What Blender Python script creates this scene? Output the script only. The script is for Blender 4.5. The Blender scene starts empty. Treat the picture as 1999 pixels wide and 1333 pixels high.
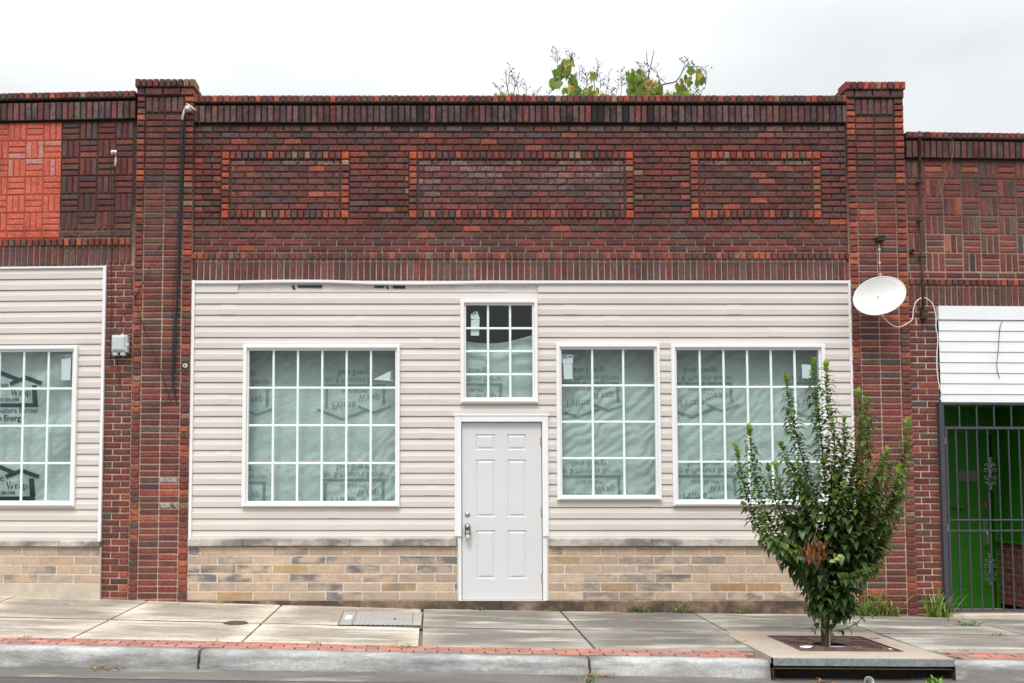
import bpy, math, random
from mathutils import Vector, Matrix, noise as mnoise
random.seed(7)
R = math.radians
C = bpy.context.scene.collection
SC = bpy.context.scene

# ------------------------------------------------------------------ camera
W, H = 1999.0, 1333.0
F, PX0, PY0, TH = 2000.0, 840.0, 805.0, R(3.57)
D, EYE = 11.75, 1.5
cam_d = bpy.data.cameras.new('camera'); cam = bpy.data.objects.new('camera', cam_d); C.objects.link(cam)
cam.location = (0, -D, EYE); cam.rotation_euler = (R(90) + TH, 0, 0)
cam_d.sensor_width = 36; cam_d.lens = 36 * F / W
cam_d.shift_x = (W / 2 - PX0) / W; cam_d.shift_y = (PY0 - H / 2) / W
cam_d.clip_end = 1000
SC.camera = cam

# ------------------------------------------------------------------ world, sun, exposure
SUN_EL, SUN_AZ = R(57), R(-18)          # soft sun behind thin cloud, from the street side
world = bpy.data.worlds.new('World'); SC.world = world; world.use_nodes = True
nt = world.node_tree; nt.nodes.clear()
def wn(t, **k):
    n = nt.nodes.new(t)
    for a, b in k.items(): setattr(n, a, b)
    return n
sky = wn('ShaderNodeTexSky', sky_type='NISHITA', sun_disc=False, sun_elevation=SUN_EL, sun_rotation=math.pi + SUN_AZ)
bgn = wn('ShaderNodeBackground'); bgn.inputs['Strength'].default_value = 0.1
outw = wn('ShaderNodeOutputWorld')
tc = wn('ShaderNodeTexCoord'); sep = wn('ShaderNodeSeparateXYZ')
nt.links.new(tc.outputs['Generated'], sep.inputs[0])
cl = wn('ShaderNodeMath', operation='MAXIMUM'); nt.links.new(sep.outputs['Z'], cl.inputs[0]); cl.inputs[1].default_value = 0.0
grad = wn('ShaderNodeMapRange'); pw = wn('ShaderNodeMath', operation='POWER'); pw.inputs[1].default_value = 2.0; nt.links.new(cl.outputs[0], pw.inputs[0]); nt.links.new(pw.outputs[0], grad.inputs['Value'])
grad.inputs['From Min'].default_value = 0; grad.inputs['From Max'].default_value = 1
grad.inputs['To Min'].default_value = 4.1; grad.inputs['To Max'].default_value = 25.0
nzw = wn('ShaderNodeTexNoise'); nzw.inputs['Scale'].default_value = 2.6; nzw.inputs['Detail'].default_value = 4
mpw = wn('ShaderNodeMapping'); mpw.inputs['Scale'].default_value = (1, 1, 2.6); mpw.inputs['Location'].default_value = (0.7, 0.2, 0.35)
nt.links.new(tc.outputs['Generated'], mpw.inputs[0]); nt.links.new(mpw.outputs[0], nzw.inputs['Vector'])
clr = wn('ShaderNodeMapRange'); nt.links.new(nzw.outputs['Fac'], clr.inputs['Value'])
clr.inputs['From Min'].default_value = 0.35; clr.inputs['From Max'].default_value = 0.62
clr.inputs['To Min'].default_value = 0.94; clr.inputs['To Max'].default_value = 1.16
mul = wn('ShaderNodeMath', operation='MULTIPLY'); nt.links.new(grad.outputs[0], mul.inputs[0]); nt.links.new(clr.outputs[0], mul.inputs[1])
cc = wn('ShaderNodeMix', data_type='RGBA', blend_type='MULTIPLY'); cc.inputs['Factor'].default_value = 1
nt.links.new(mul.outputs[0], cc.inputs['A']); cc.inputs['B'].default_value = (0.978, 0.995, 1.008, 1)
mixw = wn('ShaderNodeMix', data_type='RGBA'); mixw.inputs['Factor'].default_value = 0.93
nt.links.new(sky.outputs[0], mixw.inputs['A']); nt.links.new(cc.outputs['Result'], mixw.inputs['B'])
nt.links.new(mixw.outputs['Result'], bgn.inputs['Color']); nt.links.new(bgn.outputs[0], outw.inputs[0])

sd = bpy.data.lights.new('sun', 'SUN'); sd.energy = 1.3; sd.angle = R(14); sd.color = (1.0, 0.965, 0.92)
sun = bpy.data.objects.new('sun', sd); C.objects.link(sun)
dv = Vector((-math.sin(SUN_AZ) * math.cos(SUN_EL), math.cos(SUN_AZ) * math.cos(SUN_EL), -math.sin(SUN_EL)))
sun.rotation_euler = dv.to_track_quat('-Z', 'Y').to_euler(); sun.location = (-3, -8, 12)
SC.view_settings.view_transform = 'Standard'; SC.view_settings.look = 'None'
SC.view_settings.exposure = 0.45; SC.view_settings.gamma = 1; SC.view_settings.use_curve_mapping = False

# ------------------------------------------------------------------ measuring helpers
def ray(px, py):
    u = (px - PX0) / F; v = -(py - PY0) / F
    return Vector((u, math.cos(TH) - v * math.sin(TH), math.sin(TH) + v * math.cos(TH)))
CAM = Vector((0, -D, EYE))
class Frame:                                  # a facade plane: hinge point and turn about the vertical
    def __init__(s, hx, hy, a): s.h = Vector((hx, hy)); s.a = a
    def P(s, px, py, Y=0.0):
        d = ray(px, py); n = Vector((-math.sin(s.a), math.cos(s.a))); e = Vector((math.cos(s.a), math.sin(s.a)))
        c2 = Vector((CAM.x, CAM.y)) - s.h
        t = (Y - c2.dot(n)) / (d.x * n.x + d.y * n.y)
        p = CAM + d * t
        return (Vector((p.x, p.y)) - s.h).dot(e), p.z
    def X(s, px, py, Y=0.0): return s.P(px, py, Y)[0]
    def Z(s, px, py, Y=0.0): return s.P(px, py, Y)[1]
MID = Frame(0, 0, 0)
def X(px, py=700, Y=0.0): return MID.X(px, py, Y)
def Z(py, Y=0.0): return MID.Z(PX0, py, Y)
def P3(px, py, Y=0.0):
    x, z = MID.P(px, py, Y); return Vector((x, Y, z))
LEFT = Frame(X(257, 700), -0.02, R(-3.0))
RIGHT = Frame(X(1777, 700), -0.02, R(2.4))
def interp(tab, x):
    if x <= tab[0][0]: a, b = tab[0], tab[1]
    elif x >= tab[-1][0]: a, b = tab[-2], tab[-1]
    else:
        for a, b in zip(tab, tab[1:]):
            if a[0] <= x <= b[0]: break
    return a[1] + (b[1] - a[1]) * (x - a[0]) / (b[0] - a[0])
YS, YK, YF = -2.5, -2.8, -2.98               # slab front, brick strip front, kerb face
tab0 = [P3(px, py, 0).xz for px, py in ((0, 1163), (250, 1170), (370, 1174), (824, 1187), (1150, 1192), (1550, 1197), (1840, 1203), (1999, 1207))]
tab1 = [P3(px, py, YS).xz for px, py in ((0, 1243), (475, 1252), (820, 1261), (1140, 1266), (1480, 1270), (1999, 1274))]
tabg = [P3(px, py, YF - .02).xz for px, py in ((0, 1299), (400, 1306), (820, 1311), (1140, 1316), (1480, 1321), (1540, 1329), (1780, 1331), (1850, 1325), (1999, 1326))]
def gz(x, y):                                 # pavement height
    a, b = interp(tab0, x), interp(tab1, x)
    return a + (b - a) * (y / YS)
def on_ground(px, py):
    d = ray(px, py); t = 8.0
    for _ in range(40):
        p = CAM + d * t
        t += (gz(p.x, p.y) - p.z) / d.z
    return CAM + d * t

# ------------------------------------------------------------------ mesh builder and objects
class MB:
    def __init__(s): s.v = []; s.f = []; s.c = []; s.w = []; s.m = []; s.sm = []
    def face(s, pts, col=(1, 1, 1), wear=(0, 0), mi=0, smooth=False):
        b = len(s.v); s.v += [tuple(p) for p in pts]; s.f.append(tuple(range(b, b + len(pts))))
        s.c.append(col); s.w.append(wear); s.m.append(mi); s.sm.append(smooth)
    def mesh(s, vs, fs, col=(1, 1, 1), wear=(0, 0), mi=0, smooth=False):
        b = len(s.v); s.v += [tuple(p) for p in vs]
        for f in fs:
            s.f.append(tuple(b + i for i in f)); s.c.append(col); s.w.append(wear); s.m.append(mi); s.sm.append(smooth)
    def box(s, x0, x1, y0, y1, z0, z1, col=(1, 1, 1), bev=0.0, wear=(0, 0), mi=0, yb=None):
        """bev: chamfer of the face that looks to the street (y0) and the verticals"""
        if x0 > x1: x0, x1 = x1, x0
        if z0 > z1: z0, z1 = z1, z0
        if y0 > y1: y0, y1 = y1, y0
        if bev <= 0:
            vs = [(x, y, z) for y in (y0, y1) for x, z in ((x0, z0), (x1, z0), (x1, z1), (x0, z1))]
            s.mesh(vs, [(0, 1, 2, 3), (5, 4, 7, 6), (4, 0, 3, 7), (1, 5, 6, 2), (3, 2, 6, 7), (4, 5, 1, 0)], col, wear, mi)
        else:
            b = min(bev, (x1 - x0) * .45, (z1 - z0) * .45)
            vs = [(x0 + b, y0, z0 + b), (x1 - b, y0, z0 + b), (x1 - b, y0, z1 - b), (x0 + b, y0, z1 - b)]
            vs += [(x0, y0 + b, z0), (x1, y0 + b, z0), (x1, y0 + b, z1), (x0, y0 + b, z1)]
            vs += [(x0, y1, z0), (x1, y1, z0), (x1, y1, z1), (x0, y1, z1)]
            s.mesh(vs, [(0, 1, 2, 3), (4, 5, 1, 0), (5, 6, 2, 1), (6, 7, 3, 2), (7, 4, 0, 3),
                        (8, 9, 5, 4), (9, 10, 6, 5), (10, 11, 7, 6), (11, 8, 4, 7), (9, 8, 11, 10)], col, wear, mi)
    def tube(s, pts, r, n=6, col=(1, 1, 1), caps=True, smooth=True):
        pts = [Vector(p) for p in pts]
        rs = r if isinstance(r, (list, tuple)) else [r] * len(pts)
        b = len(s.v); ref = Vector((0.31, 0.2, 0.93)); k = len(pts)
        for i, p in enumerate(pts):
            t = (pts[min(i + 1, k - 1)] - pts[max(i - 1, 0)])
            if t.length < 1e-9: t = Vector((0, 0, 1))
            t.normalize()
            u = t.cross(ref)
            if u.length < .05: u = t.cross(Vector((1, 0, 0)))
            u.normalize(); w = t.cross(u)
            for j in range(n):
                a = 2 * math.pi * j / n
                s.v.append(tuple(p + (u * math.cos(a) + w * math.sin(a)) * rs[i]))
        for i in range(k - 1):
            for j in range(n):
                j2 = (j + 1) % n
                s.f.append((b + i * n + j, b + i * n + j2, b + (i + 1) * n + j2, b + (i + 1) * n + j))
                s.c.append(col); s.w.append((0, 0)); s.m.append(0); s.sm.append(smooth)
        if caps:
            for o in (0, (k - 1) * n):
                s.f.append(tuple(b + o + j for j in range(n))); s.c.append(col); s.w.append((0, 0)); s.m.append(0); s.sm.append(False)
    def lathe(s, prof, mtx, n=16, col=(1, 1, 1), smooth=True):
        b = len(s.v)
        for r, h in prof:
            for j in range(n):
                a = 2 * math.pi * j / n
                s.v.append(tuple(mtx @ Vector((r * math.cos(a), r * math.sin(a), h))))
        for i in range(len(prof) - 1):
            for j in range(n):
                j2 = (j + 1) % n
                s.f.append((b + i * n + j, b + i * n + j2, b + (i + 1) * n + j2, b + (i + 1) * n + j))
                s.c.append(col); s.w.append((0, 0)); s.m.append(0); s.sm.append(smooth)
    def leaf(s, p, d, L, w, col, up=Vector((0, 0, 1)), fold=.18, droop=.25):
        d = d.normalized(); x = d.cross(up)
        if x.length < .05: x = d.cross(Vector((1, 0, 0)))
        x.normalize(); z = x.cross(d)
        b = p; m = p + d * L * .52 + z * L * .04; t = p + d * L - z * L * droop
        l1 = p + d * L * .28 - x * w * .42 + z * w * fold; r1 = p + d * L * .28 + x * w * .42 + z * w * fold
        l2 = p + d * L * .62 - x * w * .46 + z * w * fold * .6; r2 = p + d * L * .62 + x * w * .46 + z * w * fold * .6
        s.mesh([b, r1, r2, t, l2, l1, m], [(0, 1, 6), (1, 2, 6), (2, 3, 6), (3, 4, 6), (4, 5, 6), (5, 0, 6)], col, smooth=True)
    def blade(s, p, d, L, w, col, bend):
        pts = []; q = Vector(p); d = Vector(d).normalized(); x = d.cross(Vector((0, 0, 1)))
        if x.length < .05: x = Vector((1, 0, 0))
        x.normalize(); n = 4
        for i in range(n + 1):
            pts.append((q - x * w * .5 * (1 - i / n) ** .7, q + x * w * .5 * (1 - i / n) ** .7))
            q = q + d * (L / n); d = (d + Vector((0, 0, -bend / n))).normalized()
        b = len(s.v)
        for a, c in pts: s.v += [tuple(a), tuple(c)]
        for i in range(n):
            s.f.append((b + 2 * i, b + 2 * i + 1, b + 2 * i + 3, b + 2 * i + 2)); s.c.append(col); s.w.append((0, 0)); s.m.append(0); s.sm.append(True)
ORIG = {}
def build(name, mb, mats, parent=None, attrs=True):
    me = bpy.data.meshes.new(name)
    o = bpy.data.objects.new(name, me); C.objects.link(o)
    off = Vector((0, 0, 0))
    if parent is not None:
        o.parent = parent; off = ORIG[parent.name]; ORIG[o.name] = off
    vs = [(v[0] - off.x, v[1] - off.y, v[2] - off.z) for v in mb.v]
    me.from_pydata(vs, [], mb.f)
    for m in (mats if isinstance(mats, (list, tuple)) else [mats]): me.materials.append(m)
    me.polygons.foreach_set('material_index', mb.m); me.polygons.foreach_set('use_smooth', mb.sm)
    if attrs:
        a = me.attributes.new('Col', 'FLOAT_COLOR', 'CORNER'); w = me.attributes.new('Wear', 'FLOAT_COLOR', 'CORNER')
        cd, wd = [], []
        for f, c, e in zip(mb.f, mb.c, mb.w):
            if callable(c):
                for i in f: cd += [*c(mb.v[i]), 1.0]
            else: cd += [c[0], c[1], c[2], 1.0] * len(f)
            wd += [e[0], e[1], 0.0, 1.0] * len(f)
        a.data.foreach_set('color', cd); w.data.foreach_set('color', wd)
    me.update()
    if parent is None: ORIG[o.name] = off
    return o
def thing(name, label, cat, loc=(0, 0, 0), rz=0.0, group=None, local=False):
    o = bpy.data.objects.new(name, None); C.objects.link(o)
    o.empty_display_size = .2
    o.location = loc; o.rotation_euler = (0, 0, rz); o['label'] = label; o['category'] = cat
    if group: o['group'] = group
    ORIG[o.name] = Vector((0, 0, 0)) if local else Vector(loc)
    return o
def tag(o, label, cat, group=None):
    o['label'] = label; o['category'] = cat
    if group: o['group'] = group
    return o
def plabel(o, label): o['label'] = label; return o
def solo(name, mb, mat, label, cat, group=None, at=None):
    """a thing that is one mesh, its origin moved to its own base"""
    xs = [v[0] for v in mb.v]; ys = [v[1] for v in mb.v]; zs = [v[2] for v in mb.v]
    p = Vector(at) if at else Vector(((min(xs) + max(xs)) / 2, (min(ys) + max(ys)) / 2, min(zs)))
    mb.v = [(v[0] - p.x, v[1] - p.y, v[2] - p.z) for v in mb.v]
    o = build(name, mb, mat); o.location = p
    return tag(o, label, cat, group)
def struct(o): o['kind'] = 'structure'; return o

# ------------------------------------------------------------------ materials
def mat(name, col=None, rough=.7, nz=(), bump=None, stains=(), metal=0.0, spec=.4, wear=False, attr=False, sheen=None):
    m = bpy.data.materials.new(name); m.use_nodes = True; t = m.node_tree; N = t.nodes; L = t.links
    bs = N['Principled BSDF']; bs.inputs['Roughness'].default_value = rough; bs.inputs['Metallic'].default_value = metal
    bs.inputs['Specular IOR Level'].default_value = spec
    co = N.new('ShaderNodeTexCoord')
    def noise(scale, stretch=(1, 1, 1), detail=4, rough_=.55):
        mp = N.new('ShaderNodeMapping'); mp.inputs['Scale'].default_value = stretch
        L.new(co.outputs['Object'], mp.inputs[0])
        n = N.new('ShaderNodeTexNoise'); n.inputs['Scale'].default_value = scale; n.inputs['Detail'].default_value = detail; n.inputs['Roughness'].default_value = rough_
        L.new(mp.outputs[0], n.inputs['Vector']); return n.outputs['Fac']
    def rng(v, a, b, c, d):
        r = N.new('ShaderNodeMapRange'); L.new(v, r.inputs['Value'])
        for k, x in zip(('From Min', 'From Max', 'To Min', 'To Max'), (a, b, c, d)): r.inputs[k].default_value = x
        return r.outputs[0]
    def mix(f, a, b, mode='MIX'):
        x = N.new('ShaderNodeMix'); x.data_type = 'RGBA'; x.blend_type = mode
        for s, v in (('Factor', f), ('A', a), ('B', b)):
            if isinstance(v, (int, float)): x.inputs[s].default_value = v if s == 'Factor' else (v, v, v, 1)
            elif isinstance(v, tuple): x.inputs[s].default_value = (*v, 1)
            else: L.new(v, x.inputs[s])
        return x.outputs['Result']
    def mth(op, a, b):
        x = N.new('ShaderNodeMath'); x.operation = op
        for i, v in enumerate((a, b)):
            if isinstance(v, (int, float)): x.inputs[i].default_value = v
            else: L.new(v, x.inputs[i])
        return x.outputs[0]
    if attr:
        at = N.new('ShaderNodeAttribute'); at.attribute_name = 'Col'; c = at.outputs['Color']
    else: c = col
    for q in nz:                                # (scale, amount, stretch)
        sc, am = q[0], q[1]; st = q[2] if len(q) > 2 else (1, 1, 1)
        c = mix(1.0, c, rng(noise(sc, st), .3, .7, 1 - am, 1 + am), 'MULTIPLY')
    for q in stains:                            # (scale, lo, hi, colour, strength, stretch)
        sc, lo, hi, sc_col, am = q[:5]; st = q[5] if len(q) > 5 else (1, 1, 1)
        c = mix(rng(noise(sc, st, 6, .62), lo, hi, 0, am), c, sc_col)
    if wear:
        wa = N.new('ShaderNodeAttribute'); wa.attribute_name = 'Wear'
        sx = N.new('ShaderNodeSeparateColor'); L.new(wa.outputs['Color'], sx.inputs[0])
        if wear == 'block':
            f = mth('MULTIPLY', sx.outputs[1], rng(noise(5, (1, 1, 2.0), 4), .42, .60, 0, 1)); c = mix(f, c, (.185, .172, .168))
            f = mth('MULTIPLY', sx.outputs[0], rng(noise(9, (1, 1, 2), 5), .45, .8, 0, .5)); c = mix(f, c, (.56, .50, .43))
        else:
            f = mth('MULTIPLY', sx.outputs[0], rng(noise(15, (1, 1, 1.3), 6, .72), .40, .68, 0, .9)); c = mix(f, c, (.40, .34, .325))
            f = mth('MULTIPLY', sx.outputs[1], rng(noise(5, (1, 1, .8), 5, .6), .36, .62, 0, 1)); c = mix(f, c, (.022, .019, .019))
    if isinstance(c, tuple): bs.inputs['Base Color'].default_value = (*c, 1)
    else: L.new(c, bs.inputs['Base Color'])
    if bump:
        h = None
        for sc, ds, st in bump:
            b = N.new('ShaderNodeBump'); b.inputs['Distance'].default_value = ds; b.inputs['Strength'].default_value = 1
            L.new(noise(sc, st, 3), b.inputs['Height'])
            if h: L.new(h, b.inputs['Normal'])
            h = b.outputs[0]
        L.new(h, bs.inputs['Normal'])
    return m
ONE = (1, 1, 1)
m_brick = mat('red_brick', rough=.85, attr=True, wear=True, nz=[(38, .34), (9, .18), (55, .22, (2.5, 1, .5)), (.9, .16)], stains=[(1.7, .52, .68, (.045, .033, .031), .42, (1.6, 1, .45)), (11, .60, .74, (.27, .070, .042), .45), (9, .61, .76, (.052, .040, .042), .55)], bump=[(70, .006, (1, 1, 1.0)), (220, .002, ONE)], spec=.3)
m_mortar = mat('mortar', rough=.95, attr=True, nz=[(60, .25), (3, .18)], bump=[(160, .003, ONE)], spec=.1)
m_block = mat('tan_block', rough=.85, attr=True, wear='block', nz=[(30, .10), (5, .10)], bump=[(120, .0015, ONE)], spec=.2)
m_siding = mat('beige_vinyl', (.665, .615, .57), rough=.45, nz=[(1.3, .035), (14, .02, (.15, 1, 3))], bump=[(2.2, .006, (.5, 1, 2.5))], spec=.35,
               stains=[(3.2, .66, .9, (.50, .42, .36), .35, (.6, 1, .5))])
m_white = mat('white_vinyl', (.86, .86, .855), rough=.4, nz=[(3, .03)], spec=.4, stains=[(9, .68, .9, (.55, .52, .48), .4, (1, 1, .4))])
m_whitesid = mat('white_siding', (.84, .85, .865), rough=.45, nz=[(2, .03)], bump=[(2.2, .004, (.5, 1, 2.5))], stains=[(6, .66, .85, (.5, .47, .42), .4, (1, 1, .5))])
m_muntin = mat('muntin_white', (.84, .93, .91), rough=.45, nz=[(3, .02)])
m_door = mat('door_paint', (.685, .685, .69), rough=.45, nz=[(2, .02)], stains=[(8, .7, .9, (.5, .48, .45), .3)])
m_sill = mat('stone_sill', (.54, .50, .44), rough=.9, nz=[(12, .14)], stains=[(1.8, .44, .58, (.15, .135, .125), .85, (1, 1, 1.6)), (22, .6, .75, (.14, .13, .12), .5)], bump=[(60, .003, ONE)])
m_found = mat('stained_foundation', (.27, .185, .13), rough=.95, nz=[(10, .3), (40, .2)], stains=[(2.2, .38, .56, (.060, .042, .033), .88, (1, 1, 1.2)), (35, .68, .76, (.6, .5, .42), .7)], bump=[(50, .006, ONE)])
m_parge = mat('parged_concrete', (.56, .48, .39), rough=.95, nz=[(8, .12)], stains=[(4, .55, .75, (.35, .29, .23), .6)], bump=[(40, .004, ONE)])
m_walk = mat('sidewalk_concrete', rough=.8, attr=True, nz=[(2.2, .15, (.6, 1.6, 1)), (60, .20), (14, .12), (140, .2)],
             stains=[(1.3, .44, .66, (.19, .165, .135), .68, (.55, 1.9, 1)), (1.7, .53, .66, (.70, .66, .58), .6, (.45, 2.2, 1)), (7, .62, .76, (.17, .15, .125), .55, (.5, 1.6, 1)), (26, .70, .80, (.10, .085, .07), .55, (1, 1, 1))], bump=[(150, .002, ONE)])
m_kerb = mat('kerb_concrete', (.45, .45, .44), rough=.85, nz=[(2.5, .10, (.5, 1, 2)), (70, .16), (22, .14, (1, 1, 1.6))],
             stains=[(1.6, .42, .62, (.15, .145, .14), .85, (.6, 1, 3.5)), (6, .50, .68, (.20, .19, .18), .65, (.6, 1, 2.8)), (30, .62, .74, (.1, .09, .08), .6, (.6, 1, 1.2))], bump=[(110, .005, ONE)])
m_joint = mat('dirt_joint', (.05, .042, .034), rough=1, nz=[(40, .4)])
m_pit = mat('dark_pit_soil', (.012, .010, .008), rough=1, nz=[(40, .4)])
m_paver = mat('brick_paver', rough=.85, attr=True, nz=[(45, .2), (6, .15)], stains=[(14, .6, .78, (.16, .11, .07), .6)], bump=[(120, .002, ONE)])
m_asph = mat('asphalt', (.082, .077, .079), rough=.9, nz=[(240, .45), (2, .2)], stains=[(1.3, .52, .7, (.20, .18, .16), .5, (.4, 1.5, 1))], bump=[(260, .006, ONE)])
m_gutter = mat('gutter_pan', (.135, .124, .112), rough=.8, nz=[(90, .2), (3, .2, (.5, 1.5, 1))], stains=[(2, .57, .70, (.40, .37, .33), .6, (.5, 2.5, 1)), (3, .5, .7, (.07, .06, .055), .6, (.5, 2, 1))], bump=[(150, .003, ONE)])
m_soil = mat('dry_ground', (.16, .13, .09), rough=1, nz=[(3, .3), (40, .3)])
m_roof = mat('roof_felt', (.06, .06, .06), rough=.95, nz=[(8, .2)])
m_shell = mat('plain_masonry', (.22, .10, .08), rough=.95, nz=[(8, .2)])
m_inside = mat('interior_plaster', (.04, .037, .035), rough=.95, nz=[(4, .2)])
def translucent(m, amount):
    t = m.node_tree; b = t.nodes['Principled BSDF']; o = [n for n in t.nodes if n.type == 'OUTPUT_MATERIAL'][0]
    tr_ = t.nodes.new('ShaderNodeBsdfTranslucent'); mx = t.nodes.new('ShaderNodeMixShader'); mx.inputs[0].default_value = amount
    src = b.inputs['Base Color'].links[0].from_socket
    hs = t.nodes.new('ShaderNodeHueSaturation'); hs.inputs['Hue'].default_value = .485; hs.inputs['Value'].default_value = 1.9; t.links.new(src, hs.inputs['Color'])
    t.links.new(hs.outputs[0], tr_.inputs[0]); t.links.new(b.outputs[0], mx.inputs[1]); t.links.new(tr_.outputs[0], mx.inputs[2]); t.links.new(mx.outputs[0], o.inputs[0]); return m
m_leaf = mat('leaf_green', rough=.38, attr=True, nz=[(30, .2)], spec=.45)
m_leafb = mat('broad_leaf_green', rough=.5, attr=True, nz=[(12, .2)], spec=.35)
translucent(m_leaf, .28); translucent(m_leafb, .45)
m_bark = mat('bark', (.075, .045, .035), rough=.9, nz=[(40, .3, (1, 1, .3))], bump=[(60, .006, (1, 1, .25))])
m_stake = mat('weathered_stake', (.30, .27, .24), rough=.8, nz=[(30, .2)])
m_twig = mat('twig_brown', (.085, .06, .045), rough=.9, nz=[(30, .2)])
m_pod = mat('seed_pod', rough=.7, attr=True, nz=[(60, .2)])
m_grass = mat('weed_grass', rough=.6, attr=True, nz=[(20, .15)])
m_iron = mat('painted_iron', (.055, .058, .072), rough=.45, nz=[(40, .2)], spec=.5)
m_rust = mat('rusty_iron', (.085, .05, .042), rough=.75, nz=[(18, .35), (90, .25)], stains=[(5, .5, .7, (.17, .075, .045), .6)], bump=[(140, .002, ONE)], metal=.2)
m_grate = mat('grate_iron', (.135, .085, .075), rough=.7, nz=[(14, .35), (90, .25)], stains=[(3, .5, .68, (.20, .075, .05), .7)], bump=[(140, .002, ONE)], metal=.15)
m_steel = mat('brushed_steel', (.55, .53, .50), rough=.32, metal=.9, nz=[(80, .1)])
m_brass = mat('dull_brass', (.30, .22, .12), rough=.35, metal=.8, nz=[(60, .15)])
m_rubber = mat('black_rubber', (.02, .02, .022), rough=.55, nz=[(40, .2)])
m_cable = mat('black_cable', (.022, .021, .026), rough=.6, nz=[(30, .2)])
m_wcable = mat('white_cable', (.78, .75, .70), rough=.5, nz=[(20, .08)])
m_dish = mat('dish_enamel', (.80, .80, .765), rough=.35, nz=[(2, .03)], stains=[(2.6, .55, .75, (.68, .63, .54), .5, (2.2, 1, .5))])
m_ceramic = mat('white_ceramic', (.72, .71, .67), rough=.3, nz=[(30, .1)])
m_boxgrey = mat('grey_plastic', (.54, .575, .58), rough=.5, nz=[(12, .05)])
m_coverplate = mat('cover_polymer', (.36, .345, .32), rough=.8, nz=[(60, .12), (3, .08)], stains=[(7, .58, .74, (.28, .22, .19), .6, (.7, 1, 1))])
m_green = mat('green_paint', (.020, .152, .005), rough=.45, nz=[(2, .10), (20, .05)], spec=.4)
m_wrap = mat('house_wrap_sheet', (.83, .84, .815), rough=.6, nz=[(60, .09, (.2, 1, 2.2)), (110, .10, (1, 1, 1)), (3, .08)], bump=[(9, .015, (.9, 1, .9)), (60, .004, (.15, 1, 3))], spec=.3, stains=[(1.6, .55, .8, (.60, .58, .50), .4, (1.5, 1, .5))])
m_wrapin = mat('house_wrap_strip', (.66, .60, .57), rough=.55, nz=[(5, .12), (30, .1, (.2, 1, 1))], spec=.3)
m_ink = mat('faded_print', (.37, .43, .425), rough=.7, nz=[(60, .25)])
m_inkd = mat('navy_print', (.018, .045, .065), rough=.6, nz=[(60, .2)])
m_sticker = mat('sticker_paper', (.80, .86, .85), rough=.5, nz=[(8, .03)])
m_blueink = mat('blue_ink', (.012, .02, .13), rough=.5, nz=[(30, .1)])
m_paper = mat('white_litter', (.75, .74, .74), rough=.8, nz=[(40, .1)])
m_dead = mat('dead_leaf', rough=.8, attr=True, nz=[(40, .25)])
m_conc2 = mat('inlet_concrete', (.43, .365, .30), rough=.85, nz=[(4, .12), (70, .08)], stains=[(2.0, .50, .68, (.33, .225, .15), .7), (9, .66, .8, (.2, .14, .1), .5)], bump=[(120, .002, ONE)])
m_nose = mat('galvanised_nosing', (.23, .245, .25), rough=.7, nz=[(25, .25), (90, .2)], stains=[(7, .55, .7, (.36, .37, .37), .6)], bump=[(60, .003, ONE)])
m_frost = mat('frosted_grey_glass', (.16, .15, .155), rough=.35, nz=[(30, .12)])
m_clear = mat('clear_plastic', (.6, .6, .58), rough=.2, nz=[(20, .1)], spec=.6)
def glass_mat(name, tint):
    m = bpy.data.materials.new(name); m.use_nodes = True; t = m.node_tree; t.nodes.clear()
    o = t.nodes.new('ShaderNodeOutputMaterial'); mx = t.nodes.new('ShaderNodeMixShader')
    a = t.nodes.new('ShaderNodeBsdfTransparent'); a.inputs[0].default_value = (*tint, 1)
    g = t.nodes.new('ShaderNodeBsdfGlossy'); g.inputs['Roughness'].default_value = .02
    geo = t.nodes.new('ShaderNodeNewGeometry'); dt = t.nodes.new('ShaderNodeVectorMath'); dt.operation = 'DOT_PRODUCT'
    t.links.new(geo.outputs['Incoming'], dt.inputs[0]); t.links.new(geo.outputs['Normal'], dt.inputs[1])
    def mt_(op, a_, b_=None):
        x = t.nodes.new('ShaderNodeMath'); x.operation = op
        for i_, v_ in enumerate((a_, b_)):
            if v_ is None: continue
            if isinstance(v_, (int, float)): x.inputs[i_].default_value = v_
            else: t.links.new(v_, x.inputs[i_])
        return x
    fr = mt_('ADD', mt_('MULTIPLY', mt_('POWER', mt_('SUBTRACT', 1.0, mt_('ABSOLUTE', dt.outputs['Value']).outputs[0]).outputs[0], 5.0).outputs[0], .95).outputs[0], .045)
    tc_ = t.nodes.new('ShaderNodeTexCoord'); nz = t.nodes.new('ShaderNodeTexNoise'); nz.inputs['Scale'].default_value = 2.2
    bp = t.nodes.new('ShaderNodeBump'); bp.inputs['Distance'].default_value = .004
    t.links.new(tc_.outputs['Object'], nz.inputs['Vector']); t.links.new(nz.outputs['Fac'], bp.inputs['Height']); t.links.new(bp.outputs[0], g.inputs['Normal'])
    t.links.new(fr.outputs[0], mx.inputs[0]); t.links.new(a.outputs[0], mx.inputs[1]); t.links.new(g.outputs[0], mx.inputs[2]); t.links.new(mx.outputs[0], o.inputs[0])
    return m
m_glass = glass_mat('tinted_glass', (.822, .882, .874))
m_dglass = glass_mat('dark_glass', (.2, .2, .2))

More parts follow.
